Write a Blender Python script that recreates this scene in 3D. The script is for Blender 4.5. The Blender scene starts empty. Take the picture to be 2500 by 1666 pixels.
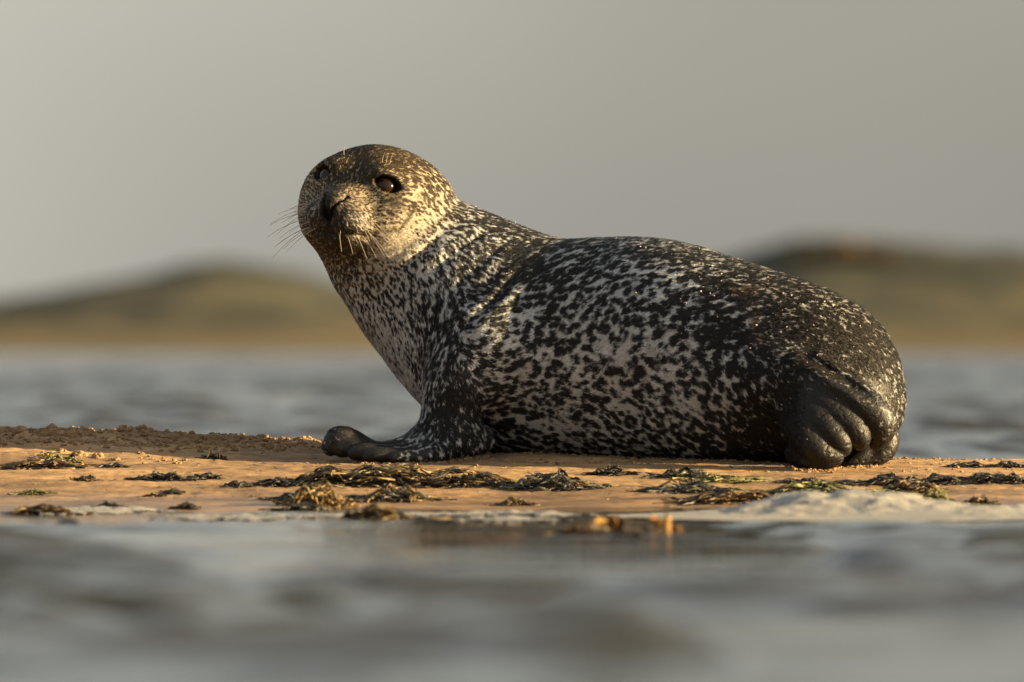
import bpy, bmesh, math, random
import numpy as np
from mathutils import Vector, Matrix

R = math.radians
random.seed(7)
rng = np.random.default_rng(7)
scene = bpy.context.scene
COL = scene.collection

# ------------------------------------------------------------------ camera
CAM_D = 27.8          # metres from the lens to the seal
CAM_Z = 0.385         # just above the water
cam_data = bpy.data.cameras.new('camera')
cam_data.sensor_width = 36.0
cam_data.lens = 36.0 * CAM_D / 2.5
cam_data.clip_start = 0.5
cam_data.clip_end = 20000.0
cam_data.dof.use_dof = True
cam_data.dof.focus_distance = CAM_D - 0.05
cam_data.dof.aperture_fstop = 4.6
cam_data.dof.aperture_blades = 0
cam = bpy.data.objects.new('camera', cam_data)
COL.objects.link(cam)
cam.location = (0.0, -CAM_D, CAM_Z)
cam.rotation_euler = (R(90), 0, 0)
scene.camera = cam

# ------------------------------------------------------------------ sun and sky
SUN_EL = 13.5
SUN_AZ = 11.0         # degrees from +X towards the camera (-Y)
sun_dir = Vector((math.cos(R(SUN_AZ)) * math.cos(R(SUN_EL)),
                  -math.sin(R(SUN_AZ)) * math.cos(R(SUN_EL)), math.sin(R(SUN_EL))))
sun_data = bpy.data.lights.new('sun', 'SUN')
sun_data.energy = 4.6
sun_data.angle = R(0.6)
sun_data.color = (1.0, 0.73, 0.37)
sun = bpy.data.objects.new('sun', sun_data)
COL.objects.link(sun)
sun.rotation_euler = sun_dir.to_track_quat('Z', 'Y').to_euler()
sun.location = (6, -2, 3)

world = bpy.data.worlds.new('World')
scene.world = world
world.use_nodes = True
wt = world.node_tree
wn, wl = wt.nodes, wt.links
wn.clear()
w_out = wn.new('ShaderNodeOutputWorld')
w_bg = wn.new('ShaderNodeBackground')
w_sky = wn.new('ShaderNodeTexSky')
w_sky.sky_type = 'NISHITA'
w_sky.sun_disc = False
w_sky.sun_elevation = R(SUN_EL)
# sky rotation 0 puts the sun at +Y, increasing clockwise seen from above
w_sky.sun_rotation = math.atan2(sun_dir.x, sun_dir.y)
w_sky.air_density = 1.2
w_sky.dust_density = 4.0
w_sky.ozone_density = 2.0
w_bg.inputs['Strength'].default_value = 0.05
# thin, even cloud veil over the whole dome: the blue is washed to grey
w_tc = wn.new('ShaderNodeTexCoord')
w_noise = wn.new('ShaderNodeTexNoise')
w_noise.inputs['Scale'].default_value = 5.0
w_noise.inputs['Detail'].default_value = 2.0
w_map = wn.new('ShaderNodeMapping')
w_map.inputs['Location'].default_value = (2.898, -4.505, 11.725)
w_map.inputs['Scale'].default_value = (1.0, 1.0, 1.6)
w_ramp = wn.new('ShaderNodeMapRange')
w_ramp.inputs['From Min'].default_value = 0.3
w_ramp.inputs['From Max'].default_value = 0.7
w_ramp.inputs['To Min'].default_value = 3.93
w_ramp.inputs['To Max'].default_value = 1.61
w_veil = wn.new('ShaderNodeMix'); w_veil.data_type = 'RGBA'
w_veil.inputs[0].default_value = 0.65
w_grey = wn.new('ShaderNodeVectorMath'); w_grey.operation = 'SCALE'
w_grey.inputs[0].default_value = (1.03, 1.0, 0.89)
wl.new(w_tc.outputs['Generated'], w_map.inputs['Vector'])
wl.new(w_map.outputs['Vector'], w_noise.inputs['Vector'])
wl.new(w_noise.outputs['Fac'], w_ramp.inputs['Value'])
wl.new(w_ramp.outputs['Result'], w_grey.inputs['Scale'])
wl.new(w_sky.outputs['Color'], w_veil.inputs[6])
wl.new(w_grey.outputs['Vector'], w_veil.inputs[7])
wl.new(w_veil.outputs[2], w_bg.inputs['Color'])
wl.new(w_bg.outputs['Background'], w_out.inputs['Surface'])

vs = scene.view_settings
scene.display_settings.display_device = 'sRGB'
vs.view_transform = 'Standard'
vs.look = 'None'
vs.gamma = 1.0
vs.use_curve_mapping = False
vs.exposure = 2.1
scene.render.film_transparent = False
scene.cycles.max_bounces = 6
scene.cycles.use_denoising = True

# ------------------------------------------------------------------ helpers
def at(px, py, y=0.0):
    """Place of photo pixel (2500 x 1666) at depth y metres behind the seal plane."""
    k = (CAM_D + y) / CAM_D / 1000.0
    return Vector(((px - 1250.0) * k, y, CAM_Z + (833.0 - py) * k))

def link(o, parent=None):
    COL.objects.link(o)
    if parent is not None:
        o.parent = parent
    return o

def tag(o, label=None, cat=None, group=None, kind=None):
    if label: o['label'] = label
    if cat: o['category'] = cat
    if group: o['group'] = group
    if kind: o['kind'] = kind
    return o

def mesh_obj(name, verts, faces, mat=None, parent=None, smooth=True, colors=None, attrs=None):
    """verts (N,3) array, faces (M,k) array or list of arrays with one width each."""
    me = bpy.data.meshes.new(name)
    verts = np.asarray(verts, np.float32)
    if isinstance(faces, np.ndarray):
        faces = [faces]
    faces = [np.asarray(f, np.int32) for f in faces if len(f)]
    loops = np.concatenate([f.ravel() for f in faces])
    totals = np.concatenate([np.full(len(f), f.shape[1], np.int32) for f in faces])
    starts = np.concatenate([[0], np.cumsum(totals)[:-1]]).astype(np.int32)
    me.vertices.add(len(verts)); me.vertices.foreach_set('co', verts.ravel())
    me.loops.add(len(loops)); me.loops.foreach_set('vertex_index', loops)
    me.polygons.add(len(totals))
    me.polygons.foreach_set('loop_start', starts)
    me.polygons.foreach_set('loop_total', totals)
    me.update(calc_edges=True)
    me.validate()
    if smooth:
        me.polygons.foreach_set('use_smooth', np.ones(len(me.polygons), bool))
    if colors is not None:
        a = me.attributes.new('tint', 'FLOAT_COLOR', 'POINT')
        c = np.ones((len(verts), 4), np.float32); c[:, :3] = colors
        a.data.foreach_set('color', c.ravel())
    for k, v in (attrs or {}).items():
        a = me.attributes.new(k, 'FLOAT', 'POINT')
        a.data.foreach_set('value', np.asarray(v, np.float32))
    if mat is not None:
        me.materials.append(mat)
    return link(bpy.data.objects.new(name, me), parent)

# --- hashed noise, vectorised
def _hash(ix, iy, iz, seed):
    h = (ix.astype(np.int64) * 374761393 + iy.astype(np.int64) * 668265263 + iz.astype(np.int64) * 2147483647 + seed * 974711) & 0xFFFFFFFF
    h = ((h ^ (h >> 13)) * 1274126177) & 0xFFFFFFFF
    h = ((h ^ (h >> 16)) * 2246822519) & 0xFFFFFFFF
    return ((h ^ (h >> 15)) & 0xFFFFFF) / float(0x1000000)

def vnoise(p, seed=0):
    """value noise in about -1..1 of points (N,3)"""
    p = np.asarray(p, np.float64)
    i = np.floor(p).astype(np.int64); f = p - i
    f = f * f * f * (f * (f * 6 - 15) + 10)
    out = np.zeros(len(p))
    for dx in (0, 1):
        wx = f[:, 0] if dx else 1 - f[:, 0]
        for dy in (0, 1):
            wy = f[:, 1] if dy else 1 - f[:, 1]
            for dz in (0, 1):
                wz = f[:, 2] if dz else 1 - f[:, 2]
                out += wx * wy * wz * _hash(i[:, 0] + dx, i[:, 1] + dy, i[:, 2] + dz, seed)
    return out * 2 - 1

def fbm(p, octaves=4, seed=0, gain=0.5):
    p = np.asarray(p, np.float64)
    out = np.zeros(len(p)); a = 1.0; tot = 0
    for o in range(octaves):
        out += a * vnoise(p * (2.0 ** o) + o * 17.3, seed + o); tot += a; a *= gain
    return out / tot * 1.6

def smoothstep(a, b, x):
    t = np.clip((x - a) / (b - a), 0, 1)
    return t * t * (3 - 2 * t)

def bump2(n, h, dist):
    b = n.new('ShaderNodeBump'); b.inputs['Strength'].default_value = h; b.inputs['Distance'].default_value = dist
    return b

def new_mat(name, rough=0.8, base=(0.5, 0.5, 0.5), spec=0.5):
    m = bpy.data.materials.new(name); m.use_nodes = True
    n = m.node_tree.nodes; l = m.node_tree.links
    b = n['Principled BSDF']
    b.inputs['Base Color'].default_value = (*base, 1)
    b.inputs['Roughness'].default_value = rough
    b.inputs['Specular IOR Level'].default_value = spec
    return m, n, l, b
# ================================================================== THE SETTING
def interp(x, xs, ys):
    """smooth (monotone enough) interpolation through knots"""
    xs = np.asarray(xs, float); ys = np.asarray(ys, float)
    i = np.clip(np.searchsorted(xs, x) - 1, 0, len(xs) - 2)
    t = np.clip((x - xs[i]) / (xs[i + 1] - xs[i]), 0, 1)
    m = np.gradient(ys, xs); h = xs[i + 1] - xs[i]
    t2, t3 = t * t, t * t * t
    return (2 * t3 - 3 * t2 + 1) * ys[i] + (t3 - 2 * t2 + t) * h * m[i] + (-2 * t3 + 3 * t2) * ys[i + 1] + (t3 - t2) * h * m[i + 1]

def sand_base(x, y):
    x = np.asarray(x, float); y = np.asarray(y, float)
    e = 0.10 * np.sin(x * 2.1 + 0.6) + 0.05 * np.sin(x * 5.3 + 1.0)        # the shoreline wanders
    yy = y - e * smoothstep(-0.7, -1.7, y) - 0.15 * e * smoothstep(0.8, 1.4, y)
    z = interp(yy, [-6, -2.6, -1.78, -1.3, -0.9, -0.5, -0.25, 0.0, 0.4, 0.8, 1.5, 2.4, 5], [-0.35, -0.045, 0.0, 0.022, 0.047, 0.076, 0.091, 0.104, 0.116, 0.095, 0.0, -0.08, -0.35])
    back = smoothstep(-0.25, 0.35, y) * smoothstep(1.6, 0.9, y)
    z = z + back * interp(x, [-4, -1.9, -1.25, -0.9, -0.5, 0.0, 0.5, 0.95, 1.3, 4], [.03, .05, .045, .036, .016, .0, -.010, -.026, -.030, -.02])
    z = z + 0.010 * np.exp(-((x - 0.15) / 0.30) ** 2 - ((y + 0.16) / 0.16) ** 2)
    z = z + 0.022 * np.exp(-((x + 1.22) / 0.14) ** 2 - ((y + 0.22) / 0.10) ** 2)
    # sides of the bank sink under water far to the left and right
    return z - 0.25 * smoothstep(5.0, 9.0, np.abs(x))

def rough_mask(x, y):
    """where the sand is dug up and crumbly"""
    m = smoothstep(-0.36, -0.55, x) * smoothstep(-0.12, 0.06, y + 0.10 * np.sin(x * 4.0) - 0.16 * smoothstep(-.75, -1.0, x)) * smoothstep(0.9, 0.6, y)
    return m

def sand_z(x, y):
    x = np.asarray(x, float); y = np.asarray(y, float); sh = x.shape
    p = np.stack([x.ravel(), y.ravel(), np.zeros(x.size)], 1)
    z = sand_base(x, y).ravel()
    land = smoothstep(-0.02, 0.03, z)
    z = z + land * (0.0045 * fbm(p * np.array([4, 7, 1]), 3, 3) + 0.0018 * fbm(p * np.array([17, 26, 1]), 3, 8) + 0.0011 * fbm(p * np.array([60, 60, 1]), 3, 13))
    r = rough_mask(x, y).ravel()
    z = z + r * (0.010 * fbm(p * np.array([14, 14, 1]), 3, 23) + 0.004 * np.abs(fbm(p * np.array([45, 45, 1]), 2, 33)))
    return z.reshape(sh)

def ground_at(px, py, lo=-9.0, hi=0.9):
    """where the ray through a photo pixel meets the bank"""
    ys = np.linspace(lo, hi, 2000)
    k = (CAM_D + ys) / CAM_D / 1000.0
    xs = (px - 1250.0) * k; zr = CAM_Z + (833.0 - py) * k
    zs = sand_z(xs, ys)
    hit = np.nonzero(zr <= np.maximum(zs, 0.0))[0]
    i = hit[0] if len(hit) else len(ys) - 1
    return Vector((xs[i], ys[i], max(zs[i], 0.0)))

def grid_mesh(name, xs, ys, zf, mat, kind='structure'):
    X, Y = np.meshgrid(xs, ys)
    Z = zf(X, Y)
    nx, ny = len(xs), len(ys)
    V = np.stack([X.ravel(), Y.ravel(), Z.ravel()], 1)
    i = (np.arange(ny - 1)[:, None] * nx + np.arange(nx - 1)[None]).ravel()
    Q = np.stack([i, i + 1, i + nx + 1, i + nx], 1)
    return tag(mesh_obj(name, V, Q, mat), kind=kind)

def spaced(*segs):
    out = [np.arange(a, b, s) for a, b, s in segs]
    return np.concatenate(out + [[segs[-1][1]]])

# ---- sand bank
sand_mat, n, l, b = new_mat('sand', 0.85, (.3, .2, .1), 0.3)
tc = n.new('ShaderNodeTexCoord')
n1 = n.new('ShaderNodeTexNoise'); n1.inputs['Scale'].default_value = 5; n1.inputs['Detail'].default_value = 6
n2 = n.new('ShaderNodeTexNoise'); n2.inputs['Scale'].default_value = 420; n2.inputs['Detail'].default_value = 3
mp = n.new('ShaderNodeMapping'); mp.inputs['Scale'].default_value = (0.5, 1.0, 1.0)
l.new(tc.outputs['Object'], mp.inputs['Vector']); l.new(mp.outputs['Vector'], n1.inputs['Vector']); l.new(tc.outputs['Object'], n2.inputs['Vector'])
cr = n.new('ShaderNodeValToRGB')
cr.color_ramp.elements[0].position = 0.36; cr.color_ramp.elements[0].color = (.19, .122, .066, 1)
cr.color_ramp.elements[1].position = 0.62; cr.color_ramp.elements[1].color = (.40, .25, .125, 1)
l.new(n1.outputs['Fac'], cr.inputs['Fac'])
gr = n.new('ShaderNodeMapRange'); gr.inputs['From Min'].default_value = .3; gr.inputs['From Max'].default_value = .7
gr.inputs['To Min'].default_value = .72; gr.inputs['To Max'].default_value = 1.3
l.new(n2.outputs['Fac'], gr.inputs['Value'])
sc = n.new('ShaderNodeVectorMath'); sc.operation = 'SCALE'
n4 = n.new('ShaderNodeTexNoise'); n4.inputs['Scale'].default_value = 28; n4.inputs['Detail'].default_value = 5; n4.inputs['Roughness'].default_value = .65
l.new(mp.outputs['Vector'], n4.inputs['Vector'])
g4 = n.new('ShaderNodeMapRange'); g4.inputs['From Min'].default_value = .35; g4.inputs['From Max'].default_value = .62
g4.inputs['To Min'].default_value = .60; g4.inputs['To Max'].default_value = 1.12
l.new(n4.outputs['Fac'], g4.inputs['Value'])
gm = n.new('ShaderNodeMath'); gm.operation = 'MULTIPLY'
l.new(gr.outputs['Result'], gm.inputs[0]); l.new(g4.outputs['Result'], gm.inputs[1])
l.new(cr.outputs['Color'], sc.inputs[0]); l.new(gm.outputs['Value'], sc.inputs['Scale'])
# wet near the water line: darker and smoother
sp = n.new('ShaderNodeSeparateXYZ'); l.new(tc.outputs['Object'], sp.inputs['Vector'])
wet = n.new('ShaderNodeMapRange'); wet.interpolation_type = 'SMOOTHSTEP'
wet.inputs['From Min'].default_value = 0.010; wet.inputs['From Max'].default_value = 0.055
wet.inputs['To Min'].default_value = 1.0; wet.inputs['To Max'].default_value = 0.0
l.new(sp.outputs['Z'], wet.inputs['Value'])
dk = n.new('ShaderNodeMapRange'); dk.inputs['To Min'].default_value = 1.0; dk.inputs['To Max'].default_value = 0.75
l.new(wet.outputs['Result'], dk.inputs['Value'])
sc2 = n.new('ShaderNodeVectorMath'); sc2.operation = 'SCALE'
l.new(sc.outputs['Vector'], sc2.inputs[0]); l.new(dk.outputs['Result'], sc2.inputs['Scale'])
l.new(sc2.outputs['Vector'], b.inputs['Base Color'])
ro = n.new('ShaderNodeMapRange'); ro.inputs['To Min'].default_value = 0.9; ro.inputs['To Max'].default_value = 0.38
l.new(wet.outputs['Result'], ro.inputs['Value']); l.new(ro.outputs['Result'], b.inputs['Roughness'])
bp = bump2(n, 0.7, 0.002); l.new(n2.outputs['Fac'], bp.inputs['Height']); l.new(bp.outputs['Normal'], b.inputs['Normal'])

xs = spaced((-9, -3, .15), (-3, -1.7, .03), (-1.7, 1.7, .0065), (1.7, 3, .03), (3, 9, .15))
ys = spaced((-5, -2.2, .1), (-2.2, -.8, .012), (-.8, .75, .0055), (.75, 1.7, .03), (1.7, 4.5, .15))
sand_bank = grid_mesh('sand_bank', xs, ys, sand_z, sand_mat)

# ---- the sea: one sheet to the horizon
_wr = np.random.default_rng(21)
WAVES = []
for i in range(54):
    lam = 0.16 * (0.95 / 0.16) ** (i / 53.0)
    ang = R(90) + _wr.normal(0, 0.36) + (0.30 if i % 3 == 0 else 0)
    steep = 0.052 * _wr.uniform(.5, 1.4) * (1.0 if lam < .6 else (.6 / lam) ** 1.5)
    WAVES.append((2 * math.pi / lam * math.cos(ang), 2 * math.pi / lam * math.sin(ang), steep * lam / (2 * math.pi), _wr.uniform(0, 6.28), lam))

def sea_z(X, Y, cell):
    sh = X.shape
    z = np.zeros(sh)
    # slicks and ruffled patches: the short ripples come and go
    p = np.stack([X.ravel() * 1.25, Y.ravel() * .62, np.zeros(X.size)], 1)
    ruffle = smoothstep(.0, .55, fbm(p, 3, 61)).reshape(sh) * 1.6 + 0.05
    for kx, ky, a, ph, lam in WAVES:
        fade = smoothstep(2.2, 4.0, lam / cell)
        if fade.max() <= 0: continue
        s = np.sin(kx * X + ky * Y + ph)
        z += a * fade * (s + 0.35 * s * s) * (ruffle * (1 - smoothstep(.4, .8, lam)) + .30 * smoothstep(.4, .8, lam))
    # the waves die in the shallows round the bank
    calm = smoothstep(-3.4, -8.5, Y) + smoothstep(1.4, 4.0, Y)
    
    z = z * (0.10 + 0.90 * np.clip(calm, 0, 1))
    # longer swell far out, where the small ripples are finer than the sheet
    for i in range(14):
        lam = 1.3 * 1.09 ** i; a = 1.2 + .5 * math.sin(i * 2.4)
        s = np.sin(2 * math.pi / lam * (X * math.cos(a) + Y * math.sin(a)) + i * 1.7)
        z += .034 * lam / 6.283 * (s + .3 * s * s) * smoothstep(14, 60, Y) * smoothstep(2.0, 4.0, lam / cell)
    swash = 0.003 * np.sin(X * 9 + 2 * np.sin(Y * 4)) * (1 - np.clip(calm, 0, 1))
    return z + swash

def build_sea(mat):
    # rows at constant distance; columns fan out so the tessellation follows the distance
    rows = [-CAM_D - 40, -CAM_D - 10, -CAM_D]
    y = -20.0
    while y < 2500:
        rows.append(y)
        d = y + CAM_D
        if y < -14: y += .06
        elif y < -1.2: y += 0.020
        elif y < 2: y += 0.06
        elif y < 70: y += 0.055 + 0.0009 * y
        else: y += 0.118 + 0.006 * (y - 70)
    rows.append(9000.0)
    rows = np.array(rows)
    inner = np.linspace(-1, 1, 150)
    outer = 1 + np.array([.04, .1, .2, .35, .6, 1, 1.7, 3, 6, 14, 40])
    u = np.concatenate([-outer[::-1], inner, outer])
    d = np.maximum(rows + CAM_D, 9.0)
    half = d * 0.062
    X = u[None, :] * half[:, None]; Y = np.repeat(rows[:, None], len(u), 1)
    dx = np.gradient(u)[None, :] * half[:, None]
    dy = np.gradient(rows)[:, None] * np.ones_like(dx)
    Z = sea_z(X, Y, np.maximum(dx, dy))
    nx, ny = len(u), len(rows)
    V = np.stack([X.ravel(), Y.ravel(), Z.ravel()], 1)
    i = (np.arange(ny - 1)[:, None] * nx + np.arange(nx - 1)[None]).ravel()
    Q = np.stack([i, i + 1, i + nx + 1, i + nx], 1)
    return tag(mesh_obj('sea', V, Q, mat), kind='structure')

sea_mat, n, l, b = new_mat('sea_water', 0.06, (.055, .040, .028), 0.5)
b.inputs['IOR'].default_value = 1.333
tc = n.new('ShaderNodeTexCoord')
mp = n.new('ShaderNodeMapping'); mp.inputs['Scale'].default_value = (1.0, 1.6, 1.0)
l.new(tc.outputs['Object'], mp.inputs['Vector'])
n1 = n.new('ShaderNodeTexNoise'); n1.inputs['Scale'].default_value = 9; n1.inputs['Detail'].default_value = 4; n1.inputs['Roughness'].default_value = .55
l.new(mp.outputs['Vector'], n1.inputs['Vector'])
n3 = n.new('ShaderNodeTexNoise'); n3.inputs['Scale'].default_value = 1.1; n3.inputs['Detail'].default_value = 3
l.new(mp.outputs['Vector'], n3.inputs['Vector'])
# big ripples only matter where the mesh is too coarse to carry them
bp = bump2(n, 0.5, 0.03); l.new(n1.outputs['Fac'], bp.inputs['Height'])
bp2 = bump2(n, 0.9, 0.22); l.new(n3.outputs['Fac'], bp2.inputs['Height']); l.new(bp.outputs['Normal'], bp2.inputs['Normal'])
l.new(bp2.outputs['Normal'], b.inputs['Normal'])
# offshore the sheet is too coarse for ripples, so the relief map takes them over there
sy = n.new('ShaderNodeSeparateXYZ'); l.new(tc.outputs['Object'], sy.inputs['Vector'])
fo = n.new('ShaderNodeMapRange'); fo.inputs['From Min'].default_value = 8; fo.inputs['From Max'].default_value = 60
fo.inputs['To Min'].default_value = .10; fo.inputs['To Max'].default_value = .9
l.new(sy.outputs['Y'], fo.inputs['Value']); l.new(fo.outputs['Result'], bp2.inputs['Strength'])
fo2 = n.new('ShaderNodeMapRange'); fo2.inputs['From Min'].default_value = 8; fo2.inputs['From Max'].default_value = 60
fo2.inputs['To Min'].default_value = .12; fo2.inputs['To Max'].default_value = .6
l.new(sy.outputs['Y'], fo2.inputs['Value']); l.new(fo2.outputs['Result'], bp.inputs['Strength'])
cr = n.new('ShaderNodeValToRGB')
cr.color_ramp.elements[0].position = .35; cr.color_ramp.elements[0].color = (.018, .021, .022, 1)
cr.color_ramp.elements[1].position = .7; cr.color_ramp.elements[1].color = (.032, .033, .032, 1)
l.new(n3.outputs['Fac'], cr.inputs['Fac']); l.new(cr.outputs['Color'], b.inputs['Base Color'])
sea = build_sea(sea_mat)

# ---- dunes on the far shore, some 400 m off
def dune_k(y):
    return (CAM_D + y) / CAM_D / 1000.0
DUNE_Y = 400.0
RIDGE = np.array([(-3000, 760), (-1500, 700), (-700, 745), (-250, 765), (0, 728), (150, 703), (300, 672), (420, 650), (510, 640), (600, 646), (700, 662), (800, 694), (950, 735), (1150, 745), (1350, 740),
                  (1500, 712), (1650, 668), (1780, 634), (1880, 606), (1960, 588), (2060, 584), (2160, 590), (2300, 592), (2400, 596), (2500, 600), (2700, 640), (3200, 720), (4500, 700), (6000, 745)], float)
def dune_z(X, Y):
    k = dune_k(DUNE_Y)
    px = X / k + 1250
    top = CAM_Z + (833 - np.interp(px, RIDGE[:, 0], RIDGE[:, 1])) * k
    t = (Y - 372.0) / (DUNE_Y + 14 - 372.0)
    prof = np.where(t < 1, smoothstep(-0.05, 1.0, t) * 0.7 + 0.3 * np.clip(t, 0, 1) ** 0.6, 1 - 0.25 * smoothstep(1, 3.5, t))
    p = np.stack([X.ravel(), Y.ravel(), np.zeros(X.size)], 1)
    f = (0.55 * fbm(p / 6.0, 4, 301) + 0.25 * fbm(p / 1.6, 2, 311)).reshape(X.shape)
    z = top * prof + f * 0.30 * smoothstep(0.05, 0.4, t)
    return np.where(t < 0, -0.6 + 0 * z, z) - 0.5 * smoothstep(0.04, 0.0, t)
dune_mat, n, l, b = new_mat('dune_turf', 0.95, (.1, .09, .05), 0.15)
tc = n.new('ShaderNodeTexCoord'); sp = n.new('ShaderNodeSeparateXYZ'); l.new(tc.outputs['Object'], sp.inputs['Vector'])
n1 = n.new('ShaderNodeTexNoise'); n1.inputs['Scale'].default_value = .24; n1.inputs['Detail'].default_value = 6
n2 = n.new('ShaderNodeTexNoise'); n2.inputs['Scale'].default_value = .06; n2.inputs['Detail'].default_value = 3
l.new(tc.outputs['Object'], n1.inputs['Vector']); l.new(tc.outputs['Object'], n2.inputs['Vector'])
c1 = n.new('ShaderNodeValToRGB')
c1.color_ramp.elements[0].position = .40; c1.color_ramp.elements[0].color = (.018, .024, .020, 1)
c1.color_ramp.elements[1].position = .62; c1.color_ramp.elements[1].color = (.074, .067, .040, 1)
e = c1.color_ramp.elements.new(.5); e.color = (.046, .047, .034, 1)
l.new(n1.outputs['Fac'], c1.inputs['Fac'])
# dry yellow grass and sand towards the foot
hz = n.new('ShaderNodeMath'); hz.operation = 'MULTIPLY_ADD'; hz.inputs[1].default_value = 1.6
l.new(n2.outputs['Fac'], hz.inputs[0]); l.new(sp.outputs['Z'], hz.inputs[2])
ft = n.new('ShaderNodeMapRange'); ft.interpolation_type = 'SMOOTHSTEP'
ft.inputs['From Min'].default_value = 0.9; ft.inputs['From Max'].default_value = 2.3; ft.inputs['To Min'].default_value = 1; ft.inputs['To Max'].default_value = 0
l.new(hz.outputs['Value'], ft.inputs['Value'])
mx = n.new('ShaderNodeMix'); mx.data_type = 'RGBA'; mx.inputs[7].default_value = (.105, .082, .042, 1)
l.new(ft.outputs['Result'], mx.inputs[0]); l.new(c1.outputs['Color'], mx.inputs[6])
# darker marram along the crests
hi = n.new('ShaderNodeMapRange'); hi.interpolation_type = 'SMOOTHSTEP'
hi.inputs['From Min'].default_value = 2.9; hi.inputs['From Max'].default_value = 4.0; hi.inputs['To Min'].default_value = 0; hi.inputs['To Max'].default_value = .75
l.new(hz.outputs['Value'], hi.inputs['Value'])
mx2 = n.new('ShaderNodeMix'); mx2.data_type = 'RGBA'; mx2.inputs[7].default_value = (.022, .025, .019, 1)
l.new(hi.outputs['Result'], mx2.inputs[0]); l.new(mx.outputs[2], mx2.inputs[6])
l.new(mx2.outputs[2], b.inputs['Base Color'])
dunes = grid_mesh('dunes', np.concatenate([np.linspace(-120, -32, 45)[:-1], np.linspace(-32, 32, 260), np.linspace(32, 120, 45)[1:]]), np.concatenate([np.linspace(370, 420, 60), np.linspace(422, 520, 30)]), dune_z, dune_mat)

# a low wet bar behind the seal
bar_mat, n, l, b = new_mat('wet_bar', 0.35, (.13, .085, .05), 0.5)
def bar_z(X, Y):
    p = np.stack([X.ravel(), Y.ravel(), np.zeros(X.size)], 1)
    f = fbm(p * np.array([1.2, .8, 1]), 3, 401).reshape(X.shape)
    w = smoothstep(-0.98, -0.55, X) * smoothstep(2.2, 1.7, X)
    return -0.06 + (0.085 + 0.02 * f) * w * np.exp(-((Y - 15.2) / 0.9) ** 2)
wet_bar = grid_mesh('wet_sand_bar', np.linspace(-1.6, 2.6, 90), np.linspace(13.2, 17.2, 40), bar_z, bar_mat)
# ================================================================== THE SEAL
# Modelled as one implicit surface.  Working units: millimetres, x to the right, y away
# from the camera, z up, with the origin at photo pixel (0, 0) of the seal plane.
def V3(px, py, y):
    return np.array([px, y, -py], float)

def catmull(st, n):
    st = np.asarray(st, float)
    P = np.vstack([2 * st[0] - st[1], st, 2 * st[-1] - st[-2]])
    out = []
    for i in range(1, len(P) - 2):
        for k in range(n):
            t = k / n
            a, b, c, d = P[i - 1], P[i], P[i + 1], P[i + 2]
            out.append(0.5 * (2 * b + (c - a) * t + (2 * a - 5 * b + 4 * c - d) * t * t + (3 * b - a - 3 * c + d) * t ** 3))
    out.append(P[-2])
    return np.array(out)

def tube(p, stations, n=5, sy=1.0, cull=100.0):
    """distance to a tube (a chain of round cones) through stations (px, py, y, radius);
    sy squeezes it in depth; points further than cull from it get a large distance"""
    s = catmull(stations, n)
    c = np.stack([s[:, 0], s[:, 2] / sy, -s[:, 1]], 1); r = s[:, 3]
    q = p
    if sy != 1.0:
        q = p.copy(); q[:, 1] /= sy
    full = None
    if cull:
        lo = (c - r[:, None]).min(0) - cull; hi = (c + r[:, None]).max(0) + cull
        near = ((q > lo) & (q < hi)).all(1)
        full = np.full(len(p), 1e3)
        if not near.any():
            return full
        q = q[near]
    best = np.full(len(q), 1e9)
    for i in range(len(c) - 1):
        a = c[i]; ab = c[i + 1] - a
        L = math.sqrt(ab @ ab) + 1e-9
        sl = max(-0.95, min(0.95, (r[i + 1] - r[i]) / L))
        pa = q - a
        x = pa @ ab / L
        pp = (pa * pa).sum(1)
        rho = np.sqrt(np.maximum(pp - x * x, 0))
        u = np.clip(x + rho * (sl / math.sqrt(1 - sl * sl)), 0, L)
        d = np.sqrt(rho * rho + (x - u) ** 2) - (r[i] + sl * u)
        np.minimum(best, d, out=best)
    best = best * (0.5 + 0.5 * min(sy, 1.0))
    if full is not None:
        full[near] = best
        return full
    return best

def smin(a, b, k):
    h = np.clip(0.5 + 0.5 * (b - a) / k, 0, 1)
    return b + (a - b) * h - k * h * (1 - h)

def smax(a, b, k):
    return -smin(-a, -b, k)

def ellipsoid(q, c, r):
    r = np.asarray(r, float)
    d = q - np.asarray(c, float)
    k0 = np.sqrt(((d / r) ** 2).sum(1)) + 1e-9
    k1 = np.sqrt(((d / r ** 2) ** 2).sum(1)) + 1e-9
    return k0 * (k0 - 1) / k1

# --- head frame
HEAD_C = V3(908, 508, 40)
yaw, pitch, roll = R(26), R(9), R(9)
F0 = np.array([-math.sin(yaw) * math.cos(pitch), -math.cos(yaw) * math.cos(pitch), math.sin(pitch)])
S0 = np.array([math.cos(yaw), -math.sin(yaw), 0.0])
U0 = np.cross(S0, F0); U0 = -U0 if U0[2] < 0 else U0
S1 = S0 * math.cos(roll) - U0 * math.sin(roll)
U1 = U0 * math.cos(roll) + S0 * math.sin(roll)
HB = np.stack([F0, S1, U1])                      # rows: forward, side (viewer's right), up

def to_head(p):
    return (p - HEAD_C) @ HB.T

def from_head(q):
    return np.asarray(q, float) @ HB + HEAD_C

EYE_R = 29.0
EYES = {s: np.array([100.0, 75.0 * s, 46.0]) for s in (-1, 1)}

def eye_frame(s):
    """outward axis, along-lid axis, up axis of an eye, in head space"""
    o = np.array([0.80, 0.56 * s, 0.22]); o /= np.linalg.norm(o)
    u = np.array([-0.25, 0.0, 1.0]); u -= o * (u @ o); u /= np.linalg.norm(u)
    a = np.cross(u, o)
    return o, a, u

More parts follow.
